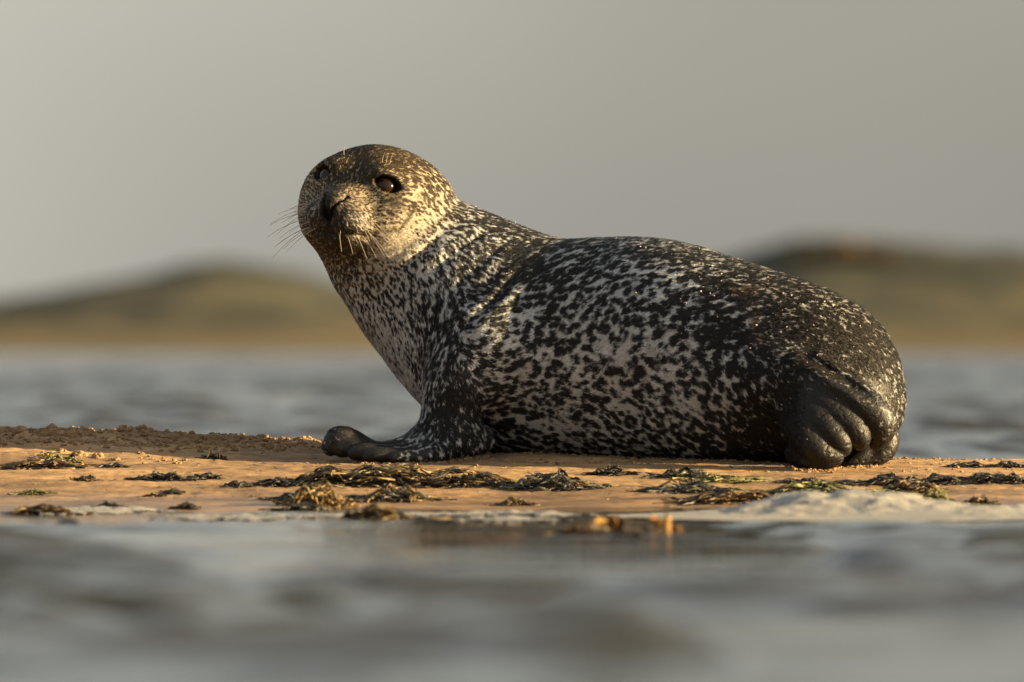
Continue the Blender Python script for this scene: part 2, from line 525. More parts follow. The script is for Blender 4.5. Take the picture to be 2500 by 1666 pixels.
def head_sdf(p):
    q = to_head(p)
    m = q * np.array([1, 1, 1.0])
    am = m.copy(); am[:, 1] = np.abs(m[:, 1])     # the head is symmetric: fold it
    d = ellipsoid(m, (0, 0, 12), (145, 148, 140))
    d = smin(d, ellipsoid(m, (-68, 0, -8), (140, 158, 146)), 60)
    d = smin(d, ellipsoid(am, (42, 76, 8), (92, 84, 84)), 50)
    d = smin(d, ellipsoid(am, (60, 66, -52), (92, 74, 74)), 50)          # cheeks
    d = smin(d, ellipsoid(m, (126, 0, -26), (98, 62, 60)), 38)           # muzzle bridge
    d = smin(d, ellipsoid(am, (168, 36, -58), (62, 48, 47)), 20)         # whisker pads
    d = smin(d, ellipsoid(m, (112, 0, -94), (82, 66, 42)), 30)           # lower jaw
    d = smin(d, ellipsoid(m, (207, 0, -30), (30, 32, 30)), 16)           # nose
    d = smin(d, ellipsoid(am, (100, 62, 72), (40, 36, 18)), 30)          # brow
    # mouth: a groove curving round the muzzle below the pads
    zc = -94 + 0.0022 * m[:, 1] ** 2 + 0.00045 * (np.clip(200 - m[:, 0], 0, None)) ** 2 * 0.4
    groove = np.exp(-((m[:, 2] - zc) / 6.5) ** 2) * smoothstep(95, 135, m[:, 0])
    d = d + 8.0 * groove
    # philtrum
    ph = np.exp(-(m[:, 1] / 5.0) ** 2) * smoothstep(120, 150, m[:, 0]) * smoothstep(-94, -80, m[:, 2]) * smoothstep(-30, -48, m[:, 2])
    d = d + 6.0 * ph
    # nostrils: slits leaning outwards to the top
    sl = am[:, 1] - (9.0 + 0.36 * (am[:, 2] + 44) + 0.0035 * (am[:, 2] + 30) ** 2)
    ns = np.exp(-(sl / 4.8) ** 2) * smoothstep(-66, -54, am[:, 2]) * smoothstep(6, -12, am[:, 2]) * smoothstep(150, 175, am[:, 0])
    d = d + 15.0 * ns
    # crease above the nostrils
    cr = np.exp(-((am[:, 1] - 30 + 0.25 * (am[:, 2] + 20)) / 5.0) ** 2) * smoothstep(-55, -35, am[:, 2]) * smoothstep(14, -5, am[:, 2]) * smoothstep(130, 160, am[:, 0])
    d = d + 2.0 * cr
    # eyes: lid bulge, then an almond opening
    for s in (-1, 1):
        o, a, u = eye_frame(s)
        e = q - EYES[s]
        lx, ly, lz = e @ o, e @ a, e @ u
        d = smin(d, np.sqrt((e ** 2).sum(1)) - (EYE_R + 4.0), 14)
        ol = np.maximum(np.sqrt(ly ** 2 + (lz + 20) ** 2) - 42.5, np.sqrt(ly ** 2 + (lz - 20) ** 2) - 41.0)
        ol = np.maximum(ol, -(lx - 5))
        d = smax(d, -ol, 5)
    return d

def body_sdf(p):
    torso = tube(p, [(2052, 975, -215, 160), (2010, 932, -190, 194), (1960, 915, -176, 216), (1850, 893, -143, 234), (1740, 874, -108, 248), (1600, 846, -62, 262),
                     (1480, 843, -20, 263), (1370, 842, 16, 258), (1270, 818, 48, 252), (1180, 768, 66, 236), (1100, 710, 70, 212), (1028, 656, 68, 190),
                     (966, 604, 60, 176), (974, 546, 54, 152)], 14, 0.93, 0)
    keel = tube(p, [(1010, 730, 66, 142), (1060, 790, 66, 147), (1115, 855, 60, 152), (1160, 905, 50, 150)], 5, 1.0, 150)
    torso = smin(torso, keel, 40)
    belly = tube(p, [(1235, 985, 20, 118), (1400, 962, -10, 150), (1620, 960, -70, 166), (1800, 950, -120, 172)], 12, 1.0, 0)
    return smin(torso, belly, 70)

DIGITS_FRONT = [
    [(1085, 1035, -150, 46), (1000, 1086, -165, 28), (920, 1098, -178, 21), (858, 1074, -184, 27), (826, 1072, -186, 30), (808, 1090, -186, 24)],
    [(1088, 1045, -158, 42), (1000, 1092, -178, 26), (925, 1100, -192, 20), (868, 1090, -198, 24), (835, 1096, -200, 22)],
    [(1092, 1055, -170, 40), (1010, 1100, -200, 25), (945, 1106, -218, 20), (895, 1104, -226, 22), (866, 1106, -226, 18)],
    [(1098, 1065, -185, 38), (1035, 1104, -226, 24), (975, 1112, -244, 19), (930, 1112, -250, 20), (900, 1114, -250, 16)],
    [(1106, 1072, -196, 36), (1070, 1102, -240, 25), (1025, 1114, -262, 19), (990, 1117, -270, 17), (965, 1119, -272, 14)],
]
DIGITS_FAR = [
    [(1110, 985, 220, 50), (1060, 1070, 230, 34), (1000, 1095, 230, 22), (930, 1100, 230, 18)],
]
DIGITS_HIND = [
    [(1945, 922, -384, 60), (2040, 962, -418, 54), (2108, 996, -432, 51), (2145, 1030, -430, 44), (2150, 1066, -424, 27), (2138, 1086, -420, 15)],
    [(1950, 945, -394, 56), (2022, 996, -440, 45), (2076, 1040, -456, 37), (2100, 1068, -456, 27), (2098, 1086, -450, 15)],
    [(1950, 972, -398, 52), (1998, 1024, -450, 44), (2038, 1066, -468, 35), (2058, 1090, -468, 23), (2056, 1104, -462, 13)],
    [(1942, 1000, -400, 50), (1962, 1054, -450, 45), (1990, 1092, -470, 40), (2022, 1110, -474, 27), (2046, 1114, -474, 15)],
    [(1950, 1106, -440, 34), (1978, 1126, -462, 25), (2016, 1131, -472, 17), (2044, 1126, -474, 11)],
]
DIGITS_HIND_FAR = [
    [(2080, 980, -230, 80), (2140, 1050, -290, 50), (2160, 1085, -320, 34), (2146, 1112, -336, 24), (2115, 1126, -342, 15)],
    [(2060, 1010, -240, 60), (2110, 1085, -310, 34), (2110, 1112, -340, 26), (2080, 1128, -356, 18), (2058, 1132, -358, 12)],
]

def seal_sdf(p):
    p = np.array(p, float)
    p[:, 1] += 0.085 * np.clip(p[:, 0] - 1480, 0, None)      # hindquarters swing towards the camera
    d = body_sdf(p)
    # the far side of the rump and the haunch bulge the near hind flipper grows from
    d = smin(d, tube(p, [(1820, 905, -262, 100), (1890, 922, -330, 80), (1955, 945, -382, 62)], 6), 52)
    # near shoulder and fore flipper
    m = (p[:, 0] < 1420)
    if m.any():
        q = p[m]; dq = d[m]
        arm = tube(q, [(1190, 850, -110, 125), (1130, 930, -140, 92), (1098, 1000, -150, 68), (1096, 1052, -165, 56), (1112, 1082, -180, 42)], 4)
        dq = smin(dq, arm, 60)
        heel = tube(q, [(1100, 1050, -170, 52), (1140, 1066, -160, 46), (1170, 1072, -140, 36)], 3)
        dq = smin(dq, heel, 26)
        far = tube(q, [(1160, 860, 230, 90), (1120, 960, 230, 62), (1100, 1040, 230, 46)], 3)
        dq = smin(dq, far, 50)
        paw = None
        for dg in DIGITS_FRONT:
            t = tube(q, dg, 4)
            paw = t if paw is None else smin(paw, t, 7)
        dq = smin(dq, paw, 22)
        paw = None
        for dg in DIGITS_FAR:
            t = tube(q, dg, 3)
            paw = t if paw is None else smin(paw, t, 14)
        dq = smin(dq, paw, 20)
        hd = head_sdf(q)
        dq = smin(dq, hd, 46)
        d[m] = dq
    m = (p[:, 0] > 1780)
    if m.any():
        q = p[m]; dq = d[m]
        paw = None
        for dg in DIGITS_HIND_FAR:
            t = tube(q, dg, 4)
            paw = t if paw is None else smin(paw, t, 14)
        dq = smin(dq, paw, 14)
        paw = None
        for dg in DIGITS_HIND:
            t = tube(q, dg, 4)
            paw = t if paw is None else smin(paw, t, 7)
        dq = smin(dq, paw, 9)
        tail = tube(q, [(1990, 893, -392, 30), (2045, 922, -402, 23), (2088, 950, -392, 14)], 4)
        dq = smin(dq, tail, 12)
        d[m] = dq
    # skin folds -------------------------------------------------
    px, py, y = p[:, 0], -p[:, 2], p[:, 1]
    def crease(x0, y0, x1, y1, w, depth, bow=0.0):
        """a fold along a line in the flank, fading at both ends"""
        dx, dy = x1 - x0, y1 - y0; L = math.hypot(dx, dy)
        t = ((px - x0) * dx + (py - y0) * dy) / L ** 2
        s = ((px - x0) * dy - (py - y0) * dx) / L + bow * (t - 0.5) ** 2 * 4 - bow
        f = smoothstep(-0.05, 0.3, t) * smoothstep(1.05, 0.7, t) * (y < 60)
        return f * depth * (np.exp(-(s / w) ** 2) - 0.55 * np.exp(-((s - 2.2 * w) / (1.6 * w)) ** 2) - 0.55 * np.exp(-((s + 2.2 * w) / (1.6 * w)) ** 2))
    wob = 1.0 + 0.5 * np.sin(px * 0.037 + py * 0.021) * np.sin(py * 0.043 - px * 0.011)
    c = crease(1285, 640, 1085, 835, 9, 7, 10)
    c = c + crease(1205, 556, 1035, 690, 9, 5, -12) + crease(1150, 530, 990, 660, 9, 5.5, -16) + crease(1240, 590, 1090, 730, 9, 3.5, -8)
    c = c + crease(1105, 585, 965, 668, 8, 4.5, -10)
    for k, (x0, y0, x1, y1) in enumerate([(990, 585, 785, 622), (985, 612, 790, 643), (975, 642, 797, 664), (960, 672, 808, 690)]):
        c = c + crease(x0, y0, x1, y1, 6.5, 3.2, 26 - 3 * k)
    c = c * wob
    # folds between the rump and the flipper
    c = c + crease(1960, 868, 2140, 985, 11, 9, 6) + crease(2015, 915, 2100, 950, 7, 4, -6)
    d = d + c
    # loose wrinkled skin on the flippers
    hind = (px > 1915) & (y < -290) & (py > 930); fore = (px < 1085) & (py > 1045)
    w = hind | fore
    if w.any():
        q = p[w]
        u = np.stack([q[:, 0] * .030 + q[:, 2] * .020, q[:, 1] * .03, q[:, 2] * .075 - q[:, 0] * .03], 1)
        u2 = np.stack([q[:, 0] * .055 - q[:, 2] * .05, q[:, 1] * .03, q[:, 2] * .02 + q[:, 0] * .012], 1)
        r1 = 1 - np.abs(fbm(u, 2, 601)); r2 = 1 - np.abs(fbm(u2, 2, 611))
        f = np.where(fore[w], smoothstep(1085, 1030, q[:, 0]) * .7, smoothstep(1915, 1960, q[:, 0]) * smoothstep(-290, -350, q[:, 1]))
        d[w] = d[w] + f * (1.7 * smoothstep(.80, 1.0, r1) + .5 * smoothstep(.88, 1.0, r2) - .4)
    return d

def grad(fn, p, d0, e=0.8):
    g = np.zeros_like(p)
    for k in range(3):
        o = np.zeros(3); o[k] = e
        g[:, k] = (fn(p + o) - d0) / e
    return g

def surface_nets(fn, lo, hi, h):
    n = np.ceil((np.array(hi) - np.array(lo)) / h).astype(int) + 1
    # coarse pass first so only cells near the skin are evaluated finely
    ax = [lo[k] + h * np.arange(n[k]) for k in range(3)]
    G = np.stack(np.meshgrid(*ax, indexing='ij'), -1).reshape(-1, 3)
    st = 4
    cn = [np.arange(0, n[k] + st, st) for k in range(3)]
    CG = np.stack(np.meshgrid(*[lo[k] + h * cn[k] for k in range(3)], indexing='ij'), -1)
    cd = fn(CG.reshape(-1, 3)).reshape(CG.shape[:3])
    idx = np.stack(np.meshgrid(*[np.arange(n[k]) for k in range(3)], indexing='ij'), -1).reshape(-1, 3)
    cidx = np.minimum(np.round(idx / st).astype(int), np.array(cd.shape) - 1)
    dv = cd[cidx[:, 0], cidx[:, 1], cidx[:, 2]].copy()
    near = np.abs(dv) < h * st * 1.3 + 25
    dv[near] = fn(G[near])
    D = dv.reshape(n)
    inside = D < 0
    ncell = n - 1
    cnt = np.zeros(ncell, int); acc = np.zeros((*ncell, 3))
    base = np.stack(np.meshgrid(*[np.arange(ncell[k]) for k in range(3)], indexing='ij'), -1).astype(float)
    def corner(A, o):
        return A[o[0]:o[0] + ncell[0], o[1]:o[1] + ncell[1], o[2]:o[2] + ncell[2]]
    for axis in range(3):
        o1, o2 = [k for k in range(3) if k != axis]
        for a in (0, 1):
            for b in (0, 1):
                s = [0, 0, 0]; s[o1] = a; s[o2] = b
                e = list(s); e[axis] = 1
                d0, d1 = corner(D, s), corner(D, e)
                cross = (d0 < 0) != (d1 < 0)
                t = np.where(cross, d0 / np.where(d0 == d1, 1, d0 - d1), 0)
                off = np.zeros((*ncell, 3)); off[..., o1] = a; off[..., o2] = b; off[..., axis] = t
                acc += np.where(cross[..., None], off, 0); cnt += cross
    act = cnt > 0
    vid = np.full(ncell, -1, int); vid[act] = np.arange(act.sum())
    verts = (base[act] + acc[act] / cnt[act][:, None]) * h + np.array(lo)
    quads = []
    for axis in range(3):
        o1, o2 = (axis + 1) % 3, (axis + 2) % 3
        sl0 = [slice(1, -1)] * 3; sl0[axis] = slice(0, -1)
        sl1 = [slice(1, -1)] * 3; sl1[axis] = slice(1, None)
        i0, i1 = inside[tuple(sl0)], inside[tuple(sl1)]
        e = np.argwhere(i0 != i1)
        flip = i0[tuple(e.T)]
        e = e + np.array([0 if k == axis else 1 for k in range(3)])
        def vv(a, b):
            c = e.copy(); c[:, o1] -= a; c[:, o2] -= b
            return vid[tuple(c.T)]
        q = np.stack([vv(1, 1), vv(0, 1), vv(0, 0), vv(1, 0)], 1)
        q[~flip] = q[~flip][:, ::-1]
        quads.append(q)
    return verts, np.concatenate(quads)

def subdivide(verts, faces, pick):
    """split picked quads in four; quads beside them become triangles/ngons handled by bmesh"""
    me = bpy.data.meshes.new('tmp')
    me.from_pydata(verts.tolist(), [], faces.tolist())
    bm = bmesh.new(); bm.from_mesh(me); bpy.data.meshes.remove(me)
    bm.faces.ensure_lookup_table()
    ed = {e for i in np.nonzero(pick)[0] for e in bm.faces[i].edges}
    bmesh.ops.subdivide_edges(bm, edges=list(ed), cuts=1, use_grid_fill=True)
    bmesh.ops.triangulate(bm, faces=[f for f in bm.faces if len(f.verts) > 4])
    v = np.array([x.co[:] for x in bm.verts]); bm.verts.index_update()
    q = np.array([[x.index for x in f.verts] for f in bm.faces if len(f.verts) == 4])
    t = np.array([[x.index for x in f.verts] for f in bm.faces if len(f.verts) == 3]).reshape(-1, 3)
    bm.free()
    return v, q, t

def quad_split(verts, q):
    """uniform one-level subdivision of an all-quad mesh"""
    e = np.sort(np.concatenate([q[:, [0, 1]], q[:, [1, 2]], q[:, [2, 3]], q[:, [3, 0]]]), 1)
    key, inv = np.unique(e[:, 0].astype(np.int64) * len(verts) + e[:, 1], return_inverse=True)
    a, b = key // len(verts), key % len(verts)
    mid = (verts[a] + verts[b]) / 2
    cen = verts[q].mean(1)
    n0 = len(verts); n1 = n0 + len(mid); m = len(q)
    E = inv.reshape(4, m) + n0; C = n1 + np.arange(m)
    out = np.concatenate([np.stack([q[:, 0], E[0], C, E[3]], 1), np.stack([E[0], q[:, 1], E[1], C], 1),
                          np.stack([C, E[1], q[:, 2], E[2]], 1), np.stack([E[3], C, E[2], q[:, 3]], 1)])
    return np.concatenate([verts, mid, cen]), out

def project(fn, v, it=2):
    """move points onto the surface along one gradient"""
    d = fn(v); g = grad(fn, v, d)
    L = np.maximum((g ** 2).sum(1), 0.2)
    for i in range(it):
        if i: d = fn(v)
        v = v - g * np.clip(d / L, -6, 6)[:, None]
    return v

SEAL_H = 9.0
sv, sq = surface_nets(seal_sdf, (690, -600, -1190), (2260, 380, -330), SEAL_H)
sv, sq = quad_split(sv, sq)
sv = project(seal_sdf, sv, 2)

sfc = sv[sq].mean(1)
hq = to_head(sfc)
fine = ((hq[:, 0] > 20) & (np.abs(hq[:, 1]) < 150) & (hq[:, 2] > -150) & (hq[:, 2] < 110) & (sfc[:, 0] < 1100))
fine |= (sfc[:, 0] > 1900) & (sfc[:, 1] < -300)
sv, sq, st = subdivide(sv, sq, fine)
near_fine = np.zeros(len(sv), bool)
hv = to_head(sv)
near_fine = ((hv[:, 0] > 10) & (np.abs(hv[:, 1]) < 160) & (hv[:, 2] > -160) & (hv[:, 2] < 120) & (sv[:, 0] < 1100)) | ((sv[:, 0] > 1890) & (sv[:, 1] < -290))
sv[near_fine] = project(seal_sdf, sv[near_fine], 2)

def px_to_world(p):
    k = (CAM_D * 1000 + p[:, 1]) / (CAM_D * 1000) / 1000.0
    return np.stack([(p[:, 0] - 1250) * k, p[:, 1] / 1000.0, CAM_Z + (833 + p[:, 2]) * k], 1)
# ------------------------------------------------------------------ coat: markings and fur
# px, py, share of pale fur, spot spacing (mm), lie of the fur (x, y down)
COAT = np.array([
 (900,375,0.20,6.8,.9,.0),(960,400,0.24,7.4,.95,.2),(1040,450,0.26,9.9,.8,.6),(840,420,0.20,6.2,.5,-.5),(765,470,0.52,6.2,.2,-.9),
 (870,490,0.52,6.2,.8,-.4),(822,515,0.12,5.6,.2,.9),(885,570,0.56,6.2,.8,.5),(790,560,0.30,6.2,-.3,.9),(812,590,0.12,6.2,.1,1),
 (870,612,0.20,6.8,.4,.9),(960,530,0.62,8.7,.9,.3),(985,575,0.97,8.7,.8,.5),(940,605,0.96,7.4,.6,.8),(1005,550,0.80,9.3,.8,.5),
 (1020,500,0.50,9.9,.8,.6),(900,640,0.68,8.2,.3,1),(820,640,0.47,8.2,.1,1),(1080,540,0.43,12.9,.5,.85),(1150,560,0.41,12.9,.6,.8),
 (1200,545,0.17,9.5,.8,.6),(1090,640,0.45,12.9,.45,.9),(1000,680,0.49,10.9,.3,.95),(900,720,0.55,10.2,.3,.95),(870,790,0.65,10.9,.4,.92),
 (950,860,0.74,12.9,.3,.95),(1000,950,0.81,12.9,.2,1),(1080,780,0.31,15.0,.2,.95),(1060,900,0.25,12.2,.0,1),(1090,1000,0.10,9.5,.0,1),
 (1150,1050,0.26,11.5,.3,.95),(900,1090,0.03,8.2,-1,.1),(1200,660,0.41,12.9,.5,.8),(1265,655,0.09,12.4,.7,-.5),(1200,800,0.48,15.0,.87,-.45),
 (1300,720,0.37,19.8,.87,-.45),(1300,900,0.55,22.4,.8,-.45),(1400,650,0.4,15.1,.92,-.35),(1500,600,0.36,12.4,.98,-.1),(1450,760,0.45,20.7,.87,-.45),
 (1500,900,0.55,23.9,.8,-.5),(1400,1000,0.53,22.4,.75,-.4),(1230,1000,0.37,17.6,.7,-.3),(1500,1060,0.42,18.1,.7,.2),(1650,850,0.53,23.9,.85,-.4),
 (1650,700,0.40,19.8,.95,-.2),(1650,1000,0.47,22.4,.7,.3),(1750,950,0.4,19.8,.7,.4),(1750,1080,0.26,15.7,.7,.4),(1750,780,0.21,18.1,.9,.1),
 (1700,640,0.3,11.0,.95,.3),(1850,700,0.26,11.0,.9,.45),(1900,850,0.22,10.0,.7,.6),(1850,950,0.26,18.0,.7,.5),(1850,1080,0.16,13.4,.6,.5),
 (2000,780,0.16,9.3,.7,.7),(2100,870,0.15,9.3,.5,.85),(2180,980,0.26,9.3,.2,.95),(1985,890,0.15,10.0,.7,.5),(2000,1000,0.02,11.7,.7,.6),
 (2100,1050,0.02,11.7,.4,.9),(1980,1110,0.03,11.7,.6,.5)])

def coat_fields(P):
    px, py = P[:, 0], -P[:, 2]
    out = np.zeros((len(P), 4)); W = np.zeros(len(P))
    for row in COAT:
        d2 = (px - row[0]) ** 2 + (py - row[1]) ** 2
        w = 1.0 / (d2 + 400.0) ** 1.6
        W += w; out += w[:, None] * row[2:]
    return out / W[:, None]

def fur_flow(P, N, F):
    """direction of the hair along the skin"""
    f = np.stack([F[:, 2], np.full(len(P), 0.08), -F[:, 3]], 1)
    # on the head the fur runs back from the nose
    q = to_head(P)
    nose = from_head((200, 0, -30))
    away = P - nose; away /= np.linalg.norm(away, axis=1)[:, None] + 1e-9
    w = (smoothstep(210, 120, np.linalg.norm(q - np.array([40, 0, -20]), axis=1)))[:, None]
    f = f * (1 - w) + away * w * 1.2
    f -= N * (f * N).sum(1)[:, None]
    return f / (np.linalg.norm(f, axis=1)[:, None] + 1e-9)

def worley(P, cell, T, k, seed):
    """distance to the nearest scattered centre, in cells, stretched k times along T"""
    Q = P / cell; I = np.floor(Q).astype(np.int64)
    best = np.full(len(P), 9.0)
    sq = 1 - 1.0 / (k * k)            # k may vary from point to point
    for dx in (-1, 0, 1):
        for dy in (-1, 0, 1):
            for dz in (-1, 0, 1):
                ix, iy, iz = I[:, 0] + dx, I[:, 1] + dy, I[:, 2] + dz
                r = np.stack([ix + .1 + .8 * _hash(ix, iy, iz, seed), iy + .1 + .8 * _hash(ix, iy, iz, seed + 1), iz + .1 + .8 * _hash(ix, iy, iz, seed + 2)], 1) - Q
                rt = (r * T).sum(1)
                np.minimum(best, (r * r).sum(1) - sq * rt * rt, out=best)
    return np.sqrt(np.maximum(best, 0)) * k ** (1 / 3)

def coat(P, N):
    """base colour of the coat at points of the skin; also skin mask (bare flippers) and flow"""
    F = coat_fields(P)
    T = fur_flow(P, N, F)
    L = np.clip(F[:, 0] + 0.05 * fbm(P / 70.0, 2, 5), 0.015, 0.97)
    S = F[:, 1]
    thr = (-np.log(L) * 0.2387) ** (1 / 3)
    # marks are round on the flank, drawn out along the back, shoulder and chest
    stretch = 1.5 - 0.36 * smoothstep(660, 820, -P[:, 2]) * smoothstep(1180, 1330, P[:, 0])
    scales = [5.8, 10.2, 17.5, 30.0]
    wv = np.stack([fbm(P / 26.0, 3, 31), fbm(P / 26.0, 3, 41), fbm(P / 26.0, 3, 51)], 1)
    vals = []
    for i, c in enumerate(scales):
        pw = P + wv * c * 0.24
        vals.append(thr - worley(pw, c, T, stretch, 100 + 10 * i))
    t = np.log(np.clip(S, 5.8, 30) / 5.8) / math.log(1.73)
    v = sum(vals[i] * np.clip(1 - np.abs(t - i), 0, 1) for i in range(4))
    # fine ticking along the hair
    Pt = P - T * (P * T).sum(1)[:, None] * 0.8
    tick = fbm(Pt / 3.6, 2, 71)
    dark = smoothstep(-0.075, 0.075, v + (0.10 - 0.06 * smoothstep(.7, .95, L)) * tick)
    # single marks: dark patches round the eyes, cheek, crease and rump stains
    px, py = P[:, 0], -P[:, 2]
    def blob(x, y, rx, ry, a=0.0):
        ca, sa = math.cos(a), math.sin(a)
        dx, dy = px - x, py - y
        u, w = (dx * ca + dy * sa) / rx, (-dx * sa + dy * ca) / ry
        return np.exp(-(u * u + w * w) ** 1.5)
    for (x, y, rx, ry, a) in [(962, 496, 26, 19, .5), (960, 470, 24, 15, .3), (903, 443, 24, 13, -.3), (955, 522, 15, 10, .4), (925, 430, 36, 13, .1), (985, 545, 30, 4, -1.0), (1003, 520, 34, 5, -1.1), (862, 606, 34, 8, -.25), (800, 566, 14, 26, .3), (975, 452, 16, 10, .2), (1235, 700, 90, 10, -.75), (1265, 655, 46, 14, -.75)]:
        dark = np.maximum(dark, (0.95 if x < 1100 else 0.6) * blob(x, y, rx, ry, a) * (P[:, 1] < 60))
    for s in (-1, 1):
        e = from_head(EYES[s])
        de = np.linalg.norm(P - e, axis=1)
        dark = np.maximum(dark, smoothstep(EYE_R + 19, EYE_R + 7, de))
    hq = to_head(P)
    nose = smoothstep(33, 18, np.linalg.norm((hq - np.array([205, 0, -38])) * np.array([.5, 1, .8]), axis=1))
    dark = np.maximum(dark, 0.9 * nose)
    head = smoothstep(260, 150, np.linalg.norm(hq, axis=1))
    rump = smoothstep(1650, 1950, px)
    g = fbm(P / 90.0, 2, 9)[:, None]
    pale = np.array([.53, .55, .565]) * (1 + 0.10 * g) * (1 - head[:, None]) + np.array([.39, .305, .18]) * head[:, None]
    pale = pale * (1 - 0.5 * rump[:, None]) + np.array([.09, .072, .055]) * 0.5 * rump[:, None]
    ink = np.array([.017, .017, .018]) * (1 - rump[:, None]) + np.array([.0105, .009, .008]) * rump[:, None]
    ink = ink * (1 - head[:, None]) + np.array([.036, .025, .014]) * head[:, None]
    # the muzzle is an even grizzled brown
    muz = (0.72 * smoothstep(110, 55, np.linalg.norm(hq - np.array([185, 0, -55]), axis=1)))[:, None]
    pale = pale * (1 - muz) + np.array([.17, .125, .075]) * muz
    ink = ink * (1 - muz) + np.array([.045, .033, .020]) * muz
    c = pale * (1 - dark[:, None]) + ink * dark[:, None]
    c = c * (1 - .75 * nose[:, None]) + np.array([.014, .011, .009]) * .75 * nose[:, None]
    for (x, y, rx, ry, a) in [(1818, 712, 34, 16, .1), (1840, 790, 12, 30, .2), (1850, 830, 16, 12, 0)]:
        b = (0.7 * blob(x, y, rx, ry, a) * smoothstep(-.3, .5, fbm(P / 9.0, 2, 88)))[:, None]
        c = c * (1 - b) + np.array([.16, .09, .05]) * b
        bare = np.maximum(smoothstep(1030, 1065, py) * smoothstep(1090, 1030, px), smoothstep(1930, 1975, px) * smoothstep(-330, -400, P[:, 1]) * smoothstep(880, 960, py))
    c = c * (1 - .35 * bare[:, None])
    return c, bare, T

def mesh_normals(v, quads, tris):
    n = np.zeros_like(v)
    for f in (quads, tris):
        if len(f):
            fn_ = np.cross(v[f[:, 2]] - v[f[:, 0]], v[f[:, -1]] - v[f[:, 1]] if f.shape[1] == 4 else v[f[:, 1]] - v[f[:, 0]])
            if f.shape[1] == 3: fn_ = -fn_
            for k in range(f.shape[1]):
                np.add.at(n, f[:, k], fn_)
    return n / (np.linalg.norm(n, axis=1)[:, None] + 1e-12)

snor = mesh_normals(sv, sq, st)
scol, sbare, _ = coat(sv, snor)

# --- skin material
seal_mat, n, l, b = new_mat('seal_coat', 0.62, (.3, .3, .3), 0.35)
ta = n.new('ShaderNodeAttribute'); ta.attribute_name = 'tint'
ba = n.new('ShaderNodeAttribute'); ba.attribute_name = 'bare'
tc = n.new('ShaderNodeTexCoord')
no = n.new('ShaderNodeTexNoise'); no.inputs['Scale'].default_value = 260; no.inputs['Detail'].default_value = 4
l.new(tc.outputs['Object'], no.inputs['Vector'])
mr = n.new('ShaderNodeMapRange'); mr.inputs['To Min'].default_value = 0.65; mr.inputs['To Max'].default_value = 1.25
l.new(no.outputs['Fac'], mr.inputs['Value'])
mul = n.new('ShaderNodeVectorMath'); mul.operation = 'SCALE'
l.new(ta.outputs['Color'], mul.inputs[0]); l.new(mr.outputs['Result'], mul.inputs['Scale'])
l.new(mul.outputs['Vector'], b.inputs['Base Color'])
rr = n.new('ShaderNodeMapRange'); rr.inputs['To Min'].default_value = 0.7; rr.inputs['To Max'].default_value = 0.5
l.new(ba.outputs['Fac'], rr.inputs['Value']); l.new(rr.outputs['Result'], b.inputs['Roughness'])
bp = bump2(n, 0.6, 0.002); l.new(no.outputs['Fac'], bp.inputs['Height']); l.new(bp.outputs['Normal'], b.inputs['Normal'])

seal = tag(link(bpy.data.objects.new('seal', None)), 'spotted grey seal lying on the sand bank with its head turned to the camera', 'seal')
seal.location = (0.25, -0.1, 0.09)
SEAL_OFF = np.array(seal.location)
seal_body = mesh_obj('body', px_to_world(sv) - SEAL_OFF, [sq, st], seal_mat, seal, colors=scol, attrs={'bare': sbare})

